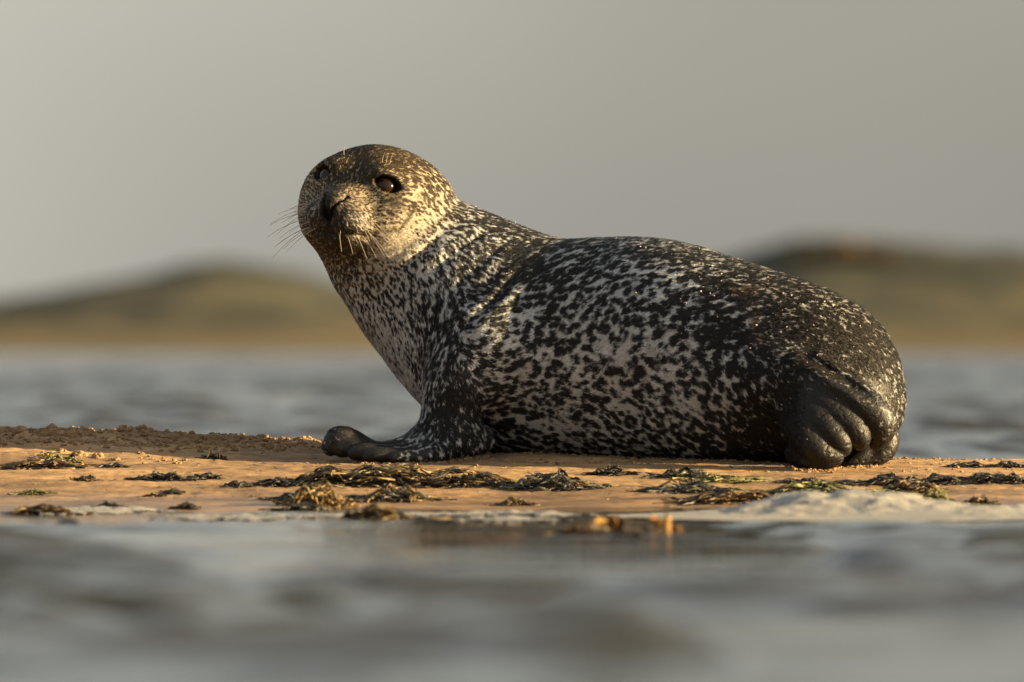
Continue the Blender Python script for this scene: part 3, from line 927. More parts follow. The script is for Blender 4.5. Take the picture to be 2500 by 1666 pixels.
# --- fur: one fine tapering blade per lock of hair, lying along the coat
def build_fur(count):
    tri = np.concatenate([sq[:, [0, 1, 2]], sq[:, [0, 2, 3]], st])
    a, b_, c_ = sv[tri[:, 0]], sv[tri[:, 1]], sv[tri[:, 2]]
    area = 0.5 * np.linalg.norm(np.cross(b_ - a, c_ - a), axis=1)
    ny = snor[tri].mean(1)[:, 1]
    keep = smoothstep(0.45, 0.15, ny) * (1 - 0.96 * sbare[tri].mean(1)) * (sv[tri][:, :, 2].mean(1) > -1150)
    hd = np.linalg.norm(to_head(sv[tri].mean(1)), axis=1)
    w = area * keep * (1 + 0.9 * smoothstep(300, 180, hd))
    idx = rng.choice(len(tri), count, p=w / w.sum())
    u, v = rng.random(count), rng.random(count)
    sw = u + v > 1; u[sw] = 1 - u[sw]; v[sw] = 1 - v[sw]
    P = a[idx] + (b_ - a)[idx] * u[:, None] + (c_ - a)[idx] * v[:, None]
    N = snor[tri[idx, 0]] * (1 - u - v)[:, None] + snor[tri[idx, 1]] * u[:, None] + snor[tri[idx, 2]] * v[:, None]
    N /= np.linalg.norm(N, axis=1)[:, None]
    C, bare, T = coat(P, N)
    B = np.cross(N, T)
    cl = fbm(P / 7.0, 2, 201); cl2 = fbm(P / 16.0, 2, 221)
    turn = 0.30 * cl + 0.25 * cl2 + 0.16 * rng.standard_normal(count)
    D = T * np.cos(turn)[:, None] + B * np.sin(turn)[:, None]
    Bd = np.cross(N, D)
    head = smoothstep(330, 190, np.linalg.norm(to_head(P), axis=1))
    ln = (7.6 - 2.4 * head + 4.0 * smoothstep(1180, 1050, P[:, 0]) * (1 - head)) * (0.65 + 0.7 * rng.random(count)) * (1 - 0.45 * bare)
    lift = np.clip(0.20 + 0.12 * cl + 0.08 * rng.standard_normal(count), 0.05, 0.6)
    wd = (0.62 + 0.3 * rng.random(count)) * (1 - 0.25 * head)
    root = P - N * 0.4
    mid = P + D * (ln * 0.5)[:, None] + N * (ln * 0.5 * lift * 1.25)[:, None]
    tip = P + D * ln[:, None] + N * (ln * lift)[:, None]
    V = np.stack([root - Bd * wd[:, None], root + Bd * wd[:, None], mid + Bd * (wd * .75)[:, None], mid - Bd * (wd * .75)[:, None], tip], 1)
    V = px_to_world(V.reshape(-1, 3)) - SEAL_OFF
    base = np.arange(count) * 5
    quads = np.stack([base, base + 1, base + 2, base + 3], 1)
    tris = np.stack([base + 3, base + 2, base + 4], 1)
    shade = (0.62 + 0.76 * rng.random(count))[:, None]
    C = np.clip(C * shade, 0, 0.85)
    col = np.repeat(C, 5, 0)
    nn = N + D * -0.15 + 0.30 * rng.standard_normal((count, 3))
    nn /= np.linalg.norm(nn, axis=1)[:, None]
    m, n, l, b = new_mat('seal_fur', 0.6, (.3, .3, .3), 0.18)
    ta = n.new('ShaderNodeAttribute'); ta.attribute_name = 'tint'
    na = n.new('ShaderNodeAttribute'); na.attribute_name = 'lie'
    l.new(ta.outputs['Color'], b.inputs['Base Color']); l.new(na.outputs['Vector'], b.inputs['Normal'])
    o = mesh_obj('fur', V, [quads, tris], m, seal_body, smooth=False, colors=col)
    at_ = o.data.attributes.new('lie', 'FLOAT_VECTOR', 'POINT')
    at_.data.foreach_set('vector', np.repeat(nn, 5, 0).astype(np.float32).ravel())
    tag(o, kind='stuff')
build_fur(400000)

# --- eyes, with dark wet irises
eye_mat, n, l, b = new_mat('wet_eye', 0.05, (.012, .008, .006), 0.3)

tc = n.new('ShaderNodeTexCoord')
le = n.new('ShaderNodeVectorMath'); le.operation = 'DOT_PRODUCT'; le.inputs[1].default_value = (0, 0, 1)
l.new(tc.outputs['Object'], le.inputs[0])
mr = n.new('ShaderNodeMapRange')
mr.inputs['From Min'].default_value = EYE_R * 0.00086; mr.inputs['From Max'].default_value = EYE_R * 0.00095
l.new(le.outputs['Value'], mr.inputs['Value'])
mx = n.new('ShaderNodeMix'); mx.data_type = 'RGBA'
mx.inputs[6].default_value = (.028, .013, .007, 1); mx.inputs[7].default_value = (.014, .008, .005, 1)
l.new(mr.outputs['Result'], mx.inputs[0]); l.new(mx.outputs[2], b.inputs['Base Color'])
for s in (-1, 1):
    bm = bmesh.new(); bmesh.ops.create_uvsphere(bm, u_segments=32, v_segments=20, radius=EYE_R / 1000)
    for v in bm.verts:                      # slight corneal bulge
        if v.co.z > 0: v.co.z *= 1.04
    for f in bm.faces: f.smooth = True
    me = bpy.data.meshes.new('eye'); bm.to_mesh(me); bm.free(); me.materials.append(eye_mat)
    o = link(bpy.data.objects.new('eye', me), seal_body)
    o.location = px_to_world(from_head(EYES[s])[None])[0] - SEAL_OFF
    ax = eye_frame(s)[0] @ HB
    o.rotation_euler = Vector(ax).to_track_quat('Z', 'Y').to_euler()

# --- whiskers
wh_mat, n, l, b = new_mat('whisker', 0.35, (.42, .36, .28), 0.5)
def tube_mesh(name, pts, r0, r1, mat, parent, sides=5):
    pts = np.asarray(pts, float); m = len(pts)
    tang = np.gradient(pts, axis=0); tang /= np.linalg.norm(tang, axis=1)[:, None]
    up = np.array([0.3, 0.9, 0.2]); A = np.cross(tang, up); A /= np.linalg.norm(A, axis=1)[:, None]; Bn = np.cross(tang, A)
    rad = np.linspace(r0, r1, m)[:, None, None]
    th = np.arange(sides) / sides * 2 * math.pi
    ring = pts[:, None, :] + rad * (A[:, None, :] * np.cos(th)[None, :, None] + Bn[:, None, :] * np.sin(th)[None, :, None])
    i = np.arange(m - 1)[:, None] * sides; j = np.arange(sides)[None]; j2 = (j + 1) % sides
    q = np.stack([i + j, i + j2, i + sides + j2, i + sides + j], -1).reshape(-1, 4)
    return mesh_obj(name, ring.reshape(-1, 3), q, mat, parent)

def whisker(root_h, d_h, length, droop, curl=0.0):
    root = np.asarray(root_h, float); d = np.asarray(d_h, float); d /= np.linalg.norm(d)
    p0 = from_head(root)[None]
    p0 = project(seal_sdf, p0, 3)[0]
    dw = d @ HB
    pts = []
    for t in np.linspace(0, 1, 9):
        p = p0 + dw * length * t + np.array([0, 0, -1]) * droop * length * t * t + np.array([curl, 0, 0]) * length * t * t
        pts.append(p)
    w = px_to_world(np.array(pts)) - SEAL_OFF
    tube_mesh('whisker', w, 0.0008, 0.00035, wh_mat, seal_body, 4)

wr = random.Random(3)
for row in range(4):
    for k in range(5):
        f = 196 - 13 * k + wr.uniform(-4, 4); u = -38 - 11 * row + wr.uniform(-4, 4)
        for s in (-1, 1):
            if s > 0:
                d = (0.45 - 0.12 * k, 0.62 + 0.08 * k, -0.75 - 0.05 * row + 0.10 * k + wr.uniform(-.12, .12)); ln = 34 + 11 * k + wr.uniform(-8, 14); dr = 0.22
            else:
                d = (0.30 - 0.10 * k, -0.95, -0.22 - 0.12 * row + 0.05 * k + wr.uniform(-.15, .15)); ln = 62 + 13 * k + wr.uniform(-14, 24); dr = 0.32
            whisker((f, s * (34 + 7 * k), u), d, ln, dr)
for (f, s, u) in [(92, 60, 96), (84, 66, 98), (96, 52, 94), (92, -52, 96)]:
    whisker((f, s, u), (0.45, 0.1 * (1 if s > 0 else -1), 0.9), 26 + wr.uniform(-5, 8), 0.1, 0.15)

# --- sand grains stuck in the coat
def build_grains(count):
    cand = np.nonzero((snor[:, 1] < 0.1) & (sv[:, 2] > -1080) & (sv[:, 0] > 960))[0]
    wgt = np.exp(-((sv[cand, 0] - 1780) / 260) ** 2 - ((-sv[cand, 2] - 720) / 130) ** 2) * 2.2 + np.exp(-((sv[cand, 0] - 1200) / 160) ** 2 - ((-sv[cand, 2] - 620) / 120) ** 2) * 1.3 + 0.35
    pick = rng.choice(cand, count, p=wgt / wgt.sum())
    bm = bmesh.new(); bmesh.ops.create_icosphere(bm, subdivisions=1, radius=1.0)
    bv = np.array([v.co[:] for v in bm.verts]); bf = np.array([[v.index for v in f.verts] for f in bm.faces]); bm.free()
    V, Fc, Cc = [], [], []
    for i, k in enumerate(pick):
        r = 0.8 + 1.5 * rng.random() ** 4
        if rng.random() < 0.04: r = 3.2
        j = bv * (1 + 0.3 * rng.standard_normal((len(bv), 1))) * r
        V.append(j + sv[k] + snor[k] * (r * 0.5 + 1.6)); Fc.append(bf + i * len(bv))
        Cc.append(np.tile(np.array([.46, .39, .30]) * rng.uniform(.7, 1.3), (len(bv), 1)))
    m, n, l, b = new_mat('sand_grain', 0.6, (.5, .4, .3), 0.5)
    ta = n.new('ShaderNodeAttribute'); ta.attribute_name = 'tint'; l.new(ta.outputs['Color'], b.inputs['Base Color'])
    tag(mesh_obj('sand_grains', px_to_world(np.concatenate(V)) - SEAL_OFF, np.concatenate(Fc), m, seal_body, colors=np.concatenate(Cc)), kind='stuff')
build_grains(190)
# ================================================================== THINGS ON THE BANK
PAL = {
 'dark': [(.018, .015, .011), (.030, .024, .014), (.012, .011, .010)],
 'brown': [(.045, .028, .012), (.085, .05, .018), (.02, .016, .011), (.12, .07, .022)],
 'gold': [(.17, .105, .03), (.25, .16, .05), (.09, .055, .018), (.04, .03, .014)],
 'mixed': [(.018, .015, .011), (.03, .022, .012), (.15, .095, .03), (.06, .042, .016), (.022, .018, .012), (.20, .14, .055)],
 'green': [(.07, .075, .02), (.12, .12, .035), (.035, .035, .014), (.18, .16, .05)],
 'grey': [(.03, .03, .026), (.055, .05, .04), (.09, .08, .05), (.02, .02, .018)],
 'orange': [(.36, .17, .03), (.28, .12, .02), (.42, .24, .06)],
}
weed_mat, n, l, b = new_mat('seaweed', 0.5, (.05, .04, .02), 0.5)
ta = n.new('ShaderNodeAttribute'); ta.attribute_name = 'tint'
tcw = n.new('ShaderNodeTexCoord'); nw = n.new('ShaderNodeTexNoise'); nw.inputs['Scale'].default_value = 90; nw.inputs['Detail'].default_value = 3
l.new(tcw.outputs['Object'], nw.inputs['Vector'])
mrw = n.new('ShaderNodeMapRange'); mrw.inputs['From Min'].default_value = .3; mrw.inputs['From Max'].default_value = .7; mrw.inputs['To Min'].default_value = .6; mrw.inputs['To Max'].default_value = 1.35
l.new(nw.outputs['Fac'], mrw.inputs['Value'])
vm = n.new('ShaderNodeVectorMath'); vm.operation = 'SCALE'; l.new(ta.outputs['Color'], vm.inputs[0]); l.new(mrw.outputs['Result'], vm.inputs['Scale'])
l.new(vm.outputs['Vector'], b.inputs['Base Color'])
b.inputs['Subsurface Weight'].default_value = 0.0

def weed(label, px, py, w, h, pal, seed, strands=None, depth=None, group='clumps of seaweed washed up along the bank', flat=0.5, frizz=1.0, name='seaweed_clump', tuft=None):
    """a tangle of flat fronds: px, py middle of its foot, w, h its size, all in photo pixels"""
    r = np.random.default_rng(seed)
    c = ground_at(px, py)
    k = (CAM_D + c.y) / CAM_D / 1000.0
    W, H = w * k / 2, h * k * .85
    D = (depth or min(0.6 * w, 120 + 0.1 * w)) * k / 2
    ns = int((strands or int(26 + w * 0.42)) * 1.5)
    V, F, C = [], [], []
    nv = 0
    lumps = [(r.uniform(-.75, .75), r.uniform(.45, 1.0), r.uniform(.18, .4)) for _ in range(5)]
    def top(x):
        return H * max(a * math.exp(-((x / W - m) / s) ** 2) for m, a, s in lumps) * max(0.0, 1 - (x / W) ** 4)
    for s in range(ns):
        a = r.uniform(0, 2 * math.pi); rr = math.sqrt(r.random())
        x, y = W * rr * math.cos(a), D * rr * math.sin(a)
        lay = r.random()
        ln = r.uniform(.35, 1.15) * min(W, .12) + .02
        wd = r.uniform(.0012, .0038) * (0.7 + min(1.0, W / .1) * .5)
        th = r.choice([0, math.pi]) + r.normal(0, .55)
        col = np.array(PAL[pal][r.integers(len(PAL[pal]))]) * r.uniform(.7, 1.3)
        m = 9
        z0 = top(x) * lay
        curl = r.normal(0, .5); rise = r.normal(0, .35) * frizz
        pts = []
        twist = r.uniform(0, 6.28)
        for i in range(m):
            t = i / (m - 1)
            pts.append((x, y, z0 + H * .28 * frizz * math.sin(t * math.pi * r.uniform(.9, 1.1) + twist) * (1 - flat)))
            st = ln / m
            th += curl * .5 + r.normal(0, .28)
            x += math.cos(th) * st; y += math.sin(th) * st * .8
            z0 += rise * st
            z0 = min(max(z0, 0), top(max(-W, min(W, x))) * 1.1 + .002)
        pts = np.array(pts)
        gx, gy = pts[:, 0] + c.x, pts[:, 1] + c.y
        gz = np.maximum(sand_z(gx, gy), -0.004) + .0015 + np.maximum(pts[:, 2], 0)
        P = np.stack([gx, gy, gz], 1)
        T = np.gradient(P, axis=0); T /= np.linalg.norm(T, axis=1)[:, None] + 1e-9
        ang = twist + np.cumsum(r.normal(0, .35, m))
        Bn = np.cross(T, np.array([0, 0, 1.0])); Bn /= np.linalg.norm(Bn, axis=1)[:, None] + 1e-9
        Nn = np.cross(Bn, T)
        Wv = Bn * np.cos(ang)[:, None] + Nn * np.sin(ang)[:, None]
        prof = wd * (np.sin(np.linspace(.25, math.pi - .12, m)) ** .6) * (1 + .35 * r.normal(size=m))
        L_, R_ = P - Wv * prof[:, None], P + Wv * prof[:, None]
        V.append(np.stack([L_, P + Nn * wd * .3, R_], 1).reshape(-1, 3))
        for i in range(m - 1):
            q = nv + i * 3
            F += [[q, q + 1, q + 4, q + 3], [q + 1, q + 2, q + 5, q + 4]]
        C.append(np.repeat((col * (0.85 + 0.3 * r.random((m, 1)))), 3, 0))
        nv += m * 3
    V = np.concatenate(V)
    o = mesh_obj(name, V - np.array(c), np.array(F), weed_mat, smooth=True, colors=np.concatenate(C))
    o.location = c
    md = o.modifiers.new('thickness', 'SOLIDIFY'); md.thickness = 0.0009; md.offset = 0
    return tag(o, label, 'seaweed', group)

weed('largest heap of tangled brown and golden seaweed, in front of the front flipper', 985, 1182, 560, 46, 'mixed', 1, strands=420, depth=150)
weed('golden tuft of seaweed standing up in front of the left end of the largest heap', 785, 1236, 130, 66, 'gold', 2, strands=110, flat=.2, depth=70)
weed('low black seaweed strip stretching left from the golden tuft', 690, 1186, 130, 16, 'dark', 3)
weed('dark seaweed clump behind the foot of the golden tuft', 742, 1222, 120, 22, 'dark', 4)
weed('black seaweed lump low on the sand below the golden tuft', 735, 1246, 110, 18, 'dark', 41)
weed('brown and gold seaweed clump just below the middle of the largest heap', 958, 1222, 170, 34, 'mixed', 5, strands=110)
weed('dark seaweed clump with a golden tip at the edge of the swash', 930, 1268, 190, 38, 'mixed', 6, strands=110)
weed('charcoal seaweed mound right of the largest heap', 1345, 1196, 170, 44, 'grey', 7, strands=150)
weed('pale golden seaweed scraps at the right foot of the charcoal mound', 1420, 1192, 90, 18, 'gold', 71)
weed('small dark red seaweed scrap on smooth sand near the swash', 1257, 1234, 70, 16, 'brown', 8)
weed('dark seaweed scrap close in front of the belly', 1492, 1160, 80, 22, 'dark', 9)
weed('dark grey seaweed clump in front of the hind part of the belly', 1672, 1170, 130, 30, 'grey', 10)
weed('grey seaweed patch in a row with a green strand behind it', 1690, 1200, 170, 30, 'grey', 11)
weed('thin green seaweed strand lying behind the grey patch', 1760, 1176, 150, 12, 'green', 12, flat=.8)
weed('black seaweed scrap on bare sand below the hind flipper', 1978, 1180, 44, 12, 'dark', 13)
weed('pair of thin dark seaweed scraps left of the black scrap', 1925, 1180, 30, 9, 'dark', 131)
weed('long black seaweed strip below and right of the hind flipper', 2140, 1184, 190, 22, 'dark', 14, depth=50)
weed('dark seaweed strip next to the long black strip, towards the right edge', 2275, 1182, 150, 18, 'dark', 15, depth=40)
weed('dark seaweed strip running off the right edge of the picture', 2430, 1180, 150, 20, 'dark', 16, depth=40)
weed('small dark seaweed knot on the right crest of the bank', 2465, 1142, 60, 12, 'dark', 17)
weed('thin dark twig of seaweed on lit crumbly sand right of the hind flipper', 2360, 1140, 80, 7, 'dark', 18, depth=14, flat=.9)
weed('long brown seaweed band at the swash, left of the foam mound', 1790, 1228, 210, 28, 'brown', 19, strands=130)
weed('olive green seaweed draped on top of the foam mound', 2030, 1206, 300, 24, 'green', 20, strands=150, depth=50)
weed('brown seaweed tuft behind the right end of the foam mound', 2235, 1200, 110, 30, 'brown', 21)
weed('wispy pale green seaweed sprig at the right end of the foam mound', 2275, 1240, 110, 46, 'green', 22, strands=80, flat=.2, frizz=1.5)
weed('dark red seaweed knot on wet sand near the right edge', 2395, 1232, 56, 26, 'brown', 23)
weed('flat brown seaweed on the lit mound at the left edge of the picture', 90, 1144, 190, 20, 'brown', 24, depth=50)
weed('small olive seaweed leaf leaning on the flat brown seaweed', 150, 1128, 80, 16, 'green', 25)
weed('pointed dark red seaweed scrap on smooth sand left of centre', 213, 1174, 46, 10, 'brown', 26)
weed('dark seaweed strip with ragged ends on smooth sand at left', 395, 1172, 110, 16, 'dark', 27, depth=30)
weed('thin dark seaweed scrap right of the ragged strip', 496, 1168, 56, 9, 'dark', 28, depth=20)
weed('round black seaweed tuft standing alone on smooth sand', 580, 1189, 42, 18, 'dark', 29)
weed('broad dark seaweed mat at the swash near the left edge', 95, 1254, 180, 26, 'brown', 30, strands=120, depth=60)
weed('small dark seaweed tip at the swash right of the broad mat', 266, 1242, 42, 18, 'dark', 31)
weed('small black seaweed lump at the swash, midway between mat and golden tuft', 452, 1244, 50, 14, 'dark', 32)
weed('tiny brown seaweed scrap on smooth sand above the black lump', 376, 1213, 24, 8, 'brown', 33)
weed('tiny dark seaweed scrap right of the tiny brown one', 420, 1206, 26, 8, 'dark', 331)
weed('black seaweed clump lying in shallow water near the left edge', 140, 1290, 130, 26, 'dark', 34, strands=90)
weed('dark seaweed chip sticking up from shaded crumbly sand', 520, 1122, 34, 22, 'dark', 35, flat=.2)
weed('thin dark seaweed scrap at the front rim of the shade, left side', 282, 1141, 44, 7, 'dark', 36, depth=16)
weed('pale green seaweed ribbon lying flat in the middle of the wet edge', 640, 1262, 80, 8, 'green', 37, flat=.9)
weed('dull green seaweed ribbon lying flat on sand near the left edge', 80, 1206, 70, 7, 'green', 38, flat=.9, depth=18)
weed('low dark seaweed band floating in the shallows right of centre', 1430, 1304, 160, 24, 'brown', 39, strands=90)
weed('dark floating seaweed beside the orange kelp', 1530, 1312, 110, 22, 'dark', 40)

# ---- orange kelp standing in the shallows
def kelp(label, px, py, blades, seed):
    r = np.random.default_rng(seed)
    c = ground_at(px, py)
    k = (CAM_D + c.y) / CAM_D / 1000.0
    root = link(bpy.data.objects.new('kelp', None)); root.location = c
    tag(root, label, 'kelp', 'orange kelp in the shallows')
    for bi, (dx, dz, wpx, pal) in enumerate(blades):
        m = 10; t = np.linspace(0, 1, m)
        P = np.stack([dx * k * t ** 1.3, 0.01 * np.sin(t * 3 + bi), dz * k * np.sin(t * 1.45) / math.sin(1.45) - .01 * (1 - t)], 1)
        wd = wpx * k / 2 * np.sin(np.linspace(.35, math.pi - .1, m)) ** .7 * (1 + .2 * r.normal(size=m))
        T = np.gradient(P, axis=0); T /= np.linalg.norm(T, axis=1)[:, None]
        S = np.cross(T, np.array([0.15, 1.0, 0.1])); S /= np.linalg.norm(S, axis=1)[:, None]
        Nn = np.cross(S, T)
        V = np.stack([P - S * wd[:, None], P + Nn * wd[:, None] * .35, P + S * wd[:, None]], 1).reshape(-1, 3)
        F = []
        for i in range(m - 1):
            q = i * 3; F += [[q, q + 1, q + 4, q + 3], [q + 1, q + 2, q + 5, q + 4]]
        col = np.array(PAL[pal][r.integers(len(PAL[pal]))]) * (0.8 + .4 * r.random((len(V), 1)))
        o = mesh_obj('frond', V, np.array(F), weed_mat, root, colors=col)
        md = o.modifiers.new('thickness', 'SOLIDIFY'); md.thickness = 0.002; md.offset = 0
kelp('orange kelp with a thin stalk standing up from the shallows right of centre', 1625, 1296,
     [(-38, 32, 26, 'orange'), (34, 8, 24, 'orange'), (-60, 10, 20, 'brown'), (8, 108, 5, 'dark'), (6, 36, 22, 'orange'), (46, -2, 16, 'gold')], 5)
kelp('low orange brown kelp with drooping fronds, left of the stalked kelp', 1490, 1292,
     [(-40, 22, 24, 'orange'), (38, 18, 26, 'brown'), (10, 30, 26, 'orange'), (-66, 6, 20, 'brown')], 6)

# ---- crumbled sand
crumb_mat, n, l, b = new_mat('crumbled_sand', 0.95, (.26, .17, .09), 0.2)
tc = n.new('ShaderNodeTexCoord'); n2 = n.new('ShaderNodeTexNoise'); n2.inputs['Scale'].default_value = 300; n2.inputs['Detail'].default_value = 3
l.new(tc.outputs['Object'], n2.inputs['Vector'])
ta = n.new('ShaderNodeAttribute'); ta.attribute_name = 'tint'
gr = n.new('ShaderNodeMapRange'); gr.inputs['From Min'].default_value = .3; gr.inputs['From Max'].default_value = .7; gr.inputs['To Min'].default_value = .7; gr.inputs['To Max'].default_value = 1.3
l.new(n2.outputs['Fac'], gr.inputs['Value'])
vm = n.new('ShaderNodeVectorMath'); vm.operation = 'SCALE'; l.new(ta.outputs['Color'], vm.inputs[0]); l.new(gr.outputs['Result'], vm.inputs['Scale'])
l.new(vm.outputs['Vector'], b.inputs['Base Color'])
bp = bump2(n, 0.8, 0.002); l.new(n2.outputs['Fac'], bp.inputs['Height']); l.new(bp.outputs['Normal'], b.inputs['Normal'])

def ico(sub):
    bm = bmesh.new(); bmesh.ops.create_icosphere(bm, subdivisions=sub, radius=1.0)
    v = np.array([x.co[:] for x in bm.verts]); f = np.array([[x.index for x in y.verts] for y in bm.faces]); bm.free()
    return v, f
ICO1, ICO2 = ico(1), ico(2)

def cauliflower(r, blobs, base=ICO1):
    """a lump of stuck-together wet sand pellets, radius about 1, resting on z = 0"""
    V, F, nv = [], [], 0
    for i in range(blobs):
        d = r.normal(size=3); d /= np.linalg.norm(d); d[2] = abs(d[2])
        rad = r.uniform(.28, .55)
        c = d * r.uniform(.25, .75) * np.array([1, 1, .85])
        v = base[0] * rad * (1 + .16 * r.normal(size=(len(base[0]), 1))) + c
        V.append(v); F.append(base[1] + nv); nv += len(v)
    return np.concatenate(V), np.concatenate(F)
_cr = np.random.default_rng(77)
PROTO = [cauliflower(_cr, k) for k in (2, 3, 4, 5, 6, 7, 8, 9)]

def crumbs():
    r = np.random.default_rng(5)
    pos, rad = [], []
    def area(n, x0, x1, y0, y1, r0, r1, fn=None, p=2.0):
        x = r.uniform(x0, x1, n); y = r.uniform(y0, y1, n)
        s = r0 + (r1 - r0) * r.random(n) ** p
        if fn is not None:
            f = fn(x, y); keep = r.random(n) < f; x, y, s = x[keep], y[keep], s[keep]
        pos.append(np.stack([x, y], 1)); rad.append(s)
    area(4000, -1.75, -.38, -.15, .62, .0035, .015, lambda x, y: rough_mask(x, y) * .9)
    area(420, -1.75, -.75, .25, .62, .009, .022, lambda x, y: smoothstep(-.7, -1.0, x) * .8 + .1)
    area(36, -1.16, -.78, -.28, -.08, .004, .015)
    area(420, -.5, 1.0, -.62, -.22, .0015, .006, lambda x, y: np.exp(-((y + .30 + .16 * smoothstep(.1, .8, x)) / .06) ** 2))
    area(60, -.12, .35, -.34, -.24, .004, .010)
    area(900, .78, 1.7, -.30, .62, .0015, .006, lambda x, y: .35 + .65 * smoothstep(.1, .5, y))
    area(90, .9, 1.25, .25, .6, .004, .011)
    area(700, -1.7, 1.7, -1.4, -.2, .0010, .0035, None, 3)
    area(50, .55, 1.35, -.75, -.45, .004, .009)
    # sand pushed up along the seal's belly and flippers
    bw = px_to_world(sv); bz = sand_z(bw[:, 0], bw[:, 1])
    near = np.abs(bw[:, 2] - bz) < .008
    bx, by = bw[near, 0], bw[near, 1]
    n = 1500; x = r.uniform(-.5, .95, n); y = np.zeros(n)
    edges = np.linspace(-.5, .95, 59)
    front = np.array([by[(bx >= a) & (bx < a + .025)].min() if ((bx >= a) & (bx < a + .025)).any() else 9 for a in edges])
    y = np.interp(x, edges + .0125, front) - np.abs(r.normal(0, .022, n)) + .012
    ok = y < 2; pos.append(np.stack([x[ok], y[ok]], 1)); rad.append(.0015 + .0075 * r.random(ok.sum()) ** 2)
    pos = np.concatenate(pos); rad = np.concatenate(rad)
    z = sand_z(pos[:, 0], pos[:, 1])
    V, F, C, nv = [], [], [], 0
    for i in range(len(pos)):
        pv, pf = PROTO[r.integers(len(PROTO))] if rad[i] > .003 else PROTO[r.integers(3)]
        a = r.uniform(0, 6.28); ca, sa = math.cos(a), math.sin(a)
        v = pv * rad[i] * np.array([r.uniform(.8, 1.3), r.uniform(.8, 1.2), r.uniform(.7, 1.1)])
        v = np.stack([v[:, 0] * ca - v[:, 1] * sa, v[:, 0] * sa + v[:, 1] * ca, v[:, 2]], 1)
        V.append(v + np.array([pos[i, 0], pos[i, 1], z[i] - rad[i] * .12])); F.append(pf + nv); nv += len(v)
        C.append(np.tile(np.array([0.26, .165, .090]) * r.uniform(.75, 1.25), (len(v), 1)))
    o = mesh_obj('sand_crumbs', np.concatenate(V), np.concatenate(F), crumb_mat, colors=np.concatenate(C))
    return tag(o, 'crumbs of dug up wet sand scattered over the bank', kind='stuff')
crumbs()

def debris():
    """countless small flakes of weed and shell on the smooth sand"""
    r = np.random.default_rng(9)
    n = 2600
    x = r.uniform(-1.7, 1.7, n); y = -1.62 + 1.75 * r.random(n) ** .8
    band = .35 + .65 * (fbm(np.stack([x * 1.6, y * 5, 0 * x], 1), 3, 909) > .0)
    k = r.random(n) < band * (1 - .8 * rough_mask(x, y)); x, y = x[k], y[k]; n = len(x)
    z = sand_z(x, y)
    L = .0018 + .0075 * r.random(n) ** 2.2; W = L * r.uniform(.25, .7, n); th = r.normal(0, .7, n); H = L * r.uniform(.1, .45, n)
    ca, sa = np.cos(th), np.sin(th)
    def pt(u, v, h):
        return np.stack([x + L * u * ca - W * v * sa, y + L * u * sa + W * v * ca, z + .0006 + H * h], 1)
    V = np.stack([pt(-1, 0, 0), pt(-.2, -1, .5), pt(1, -.1, .1), pt(.1, 1, .9), pt(0, 0, 1.3)], 1).reshape(-1, 3)
    b0 = np.arange(n) * 5
    F = np.concatenate([np.stack([b0 + i, b0 + (i + 1) % 4, b0 + 4], 1) for i in range(4)])
    pal = np.array([(.02, .017, .012), (.035, .026, .016), (.05, .035, .02), (.15, .13, .06), (.38, .34, .26), (.10, .06, .03)])
    C = np.repeat(pal[r.choice(6, n, p=[.3, .25, .15, .1, .08, .12])] * r.uniform(.7, 1.3, (n, 1)), 5, 0)
    tag(mesh_obj('beach_debris', V, F, weed_mat, smooth=False, colors=C), 'tiny flakes of weed and shell strewn over the sand', kind='stuff')
debris()

def lump(label, px, py, w, seed):
    r = np.random.default_rng(seed)
    c = ground_at(px, py); k = (CAM_D + c.y) / CAM_D / 1000.0
    v, f = cauliflower(r, 34, ICO1)
    o = mesh_obj('sand_lump', v * np.array([1.15, .9, .95]) * w * k / 2, f, crumb_mat, colors=np.tile(np.array([.26, .16, .082]), (len(v), 1)))
    o.location = c - Vector((0, 0, .1 * w * k))
    return tag(o, label, 'sand lump', 'lumps of wet sand on the bank')
lump('largest knobbly sand lump catching the sun at the left, front of the shade', 190, 1113, 38, 1)
lump('sunlit sand lump right of the largest one, at the rim of the shade', 240, 1118, 30, 2)
lump('small sunlit sand lump between the two bigger sunlit ones and the shaded sand', 285, 1124, 22, 3)
lump('sunlit sand lump at the far left of the row of sunlit lumps', 150, 1104, 26, 4)
lump('dark shaded sand lump on the crest at the left edge of the picture', 118, 1062, 34, 5)
lump('shaded sand lump on the crest, second from the left edge', 172, 1064, 36, 6)
lump('pointed sunlit sand lump at the foot of the hind flipper', 1940, 1149, 20, 7)
lump('sunlit sand lump on smooth sand right of the hind flipper', 2172, 1163, 18, 8)
lump('tall thin sunlit sand lump above the dark strips at the right', 2380, 1178, 17, 9)

# ---- foam
foam_mat, n, l, b = new_mat('sea_foam', 0.55, (.235, .225, .205), 0.4)
b.inputs['Subsurface Weight'].default_value = 0.35
b.inputs['Subsurface Radius'].default_value = (.012, .011, .009)
tc = n.new('ShaderNodeTexCoord'); vo = n.new('ShaderNodeTexVoronoi'); vo.inputs['Scale'].default_value = 110
l.new(tc.outputs['Object'], vo.inputs['Vector'])
bp = bump2(n, 0.4, 0.003); bp.invert = True; l.new(vo.outputs['Distance'], bp.inputs['Height']); l.new(bp.outputs['Normal'], b.inputs['Normal'])

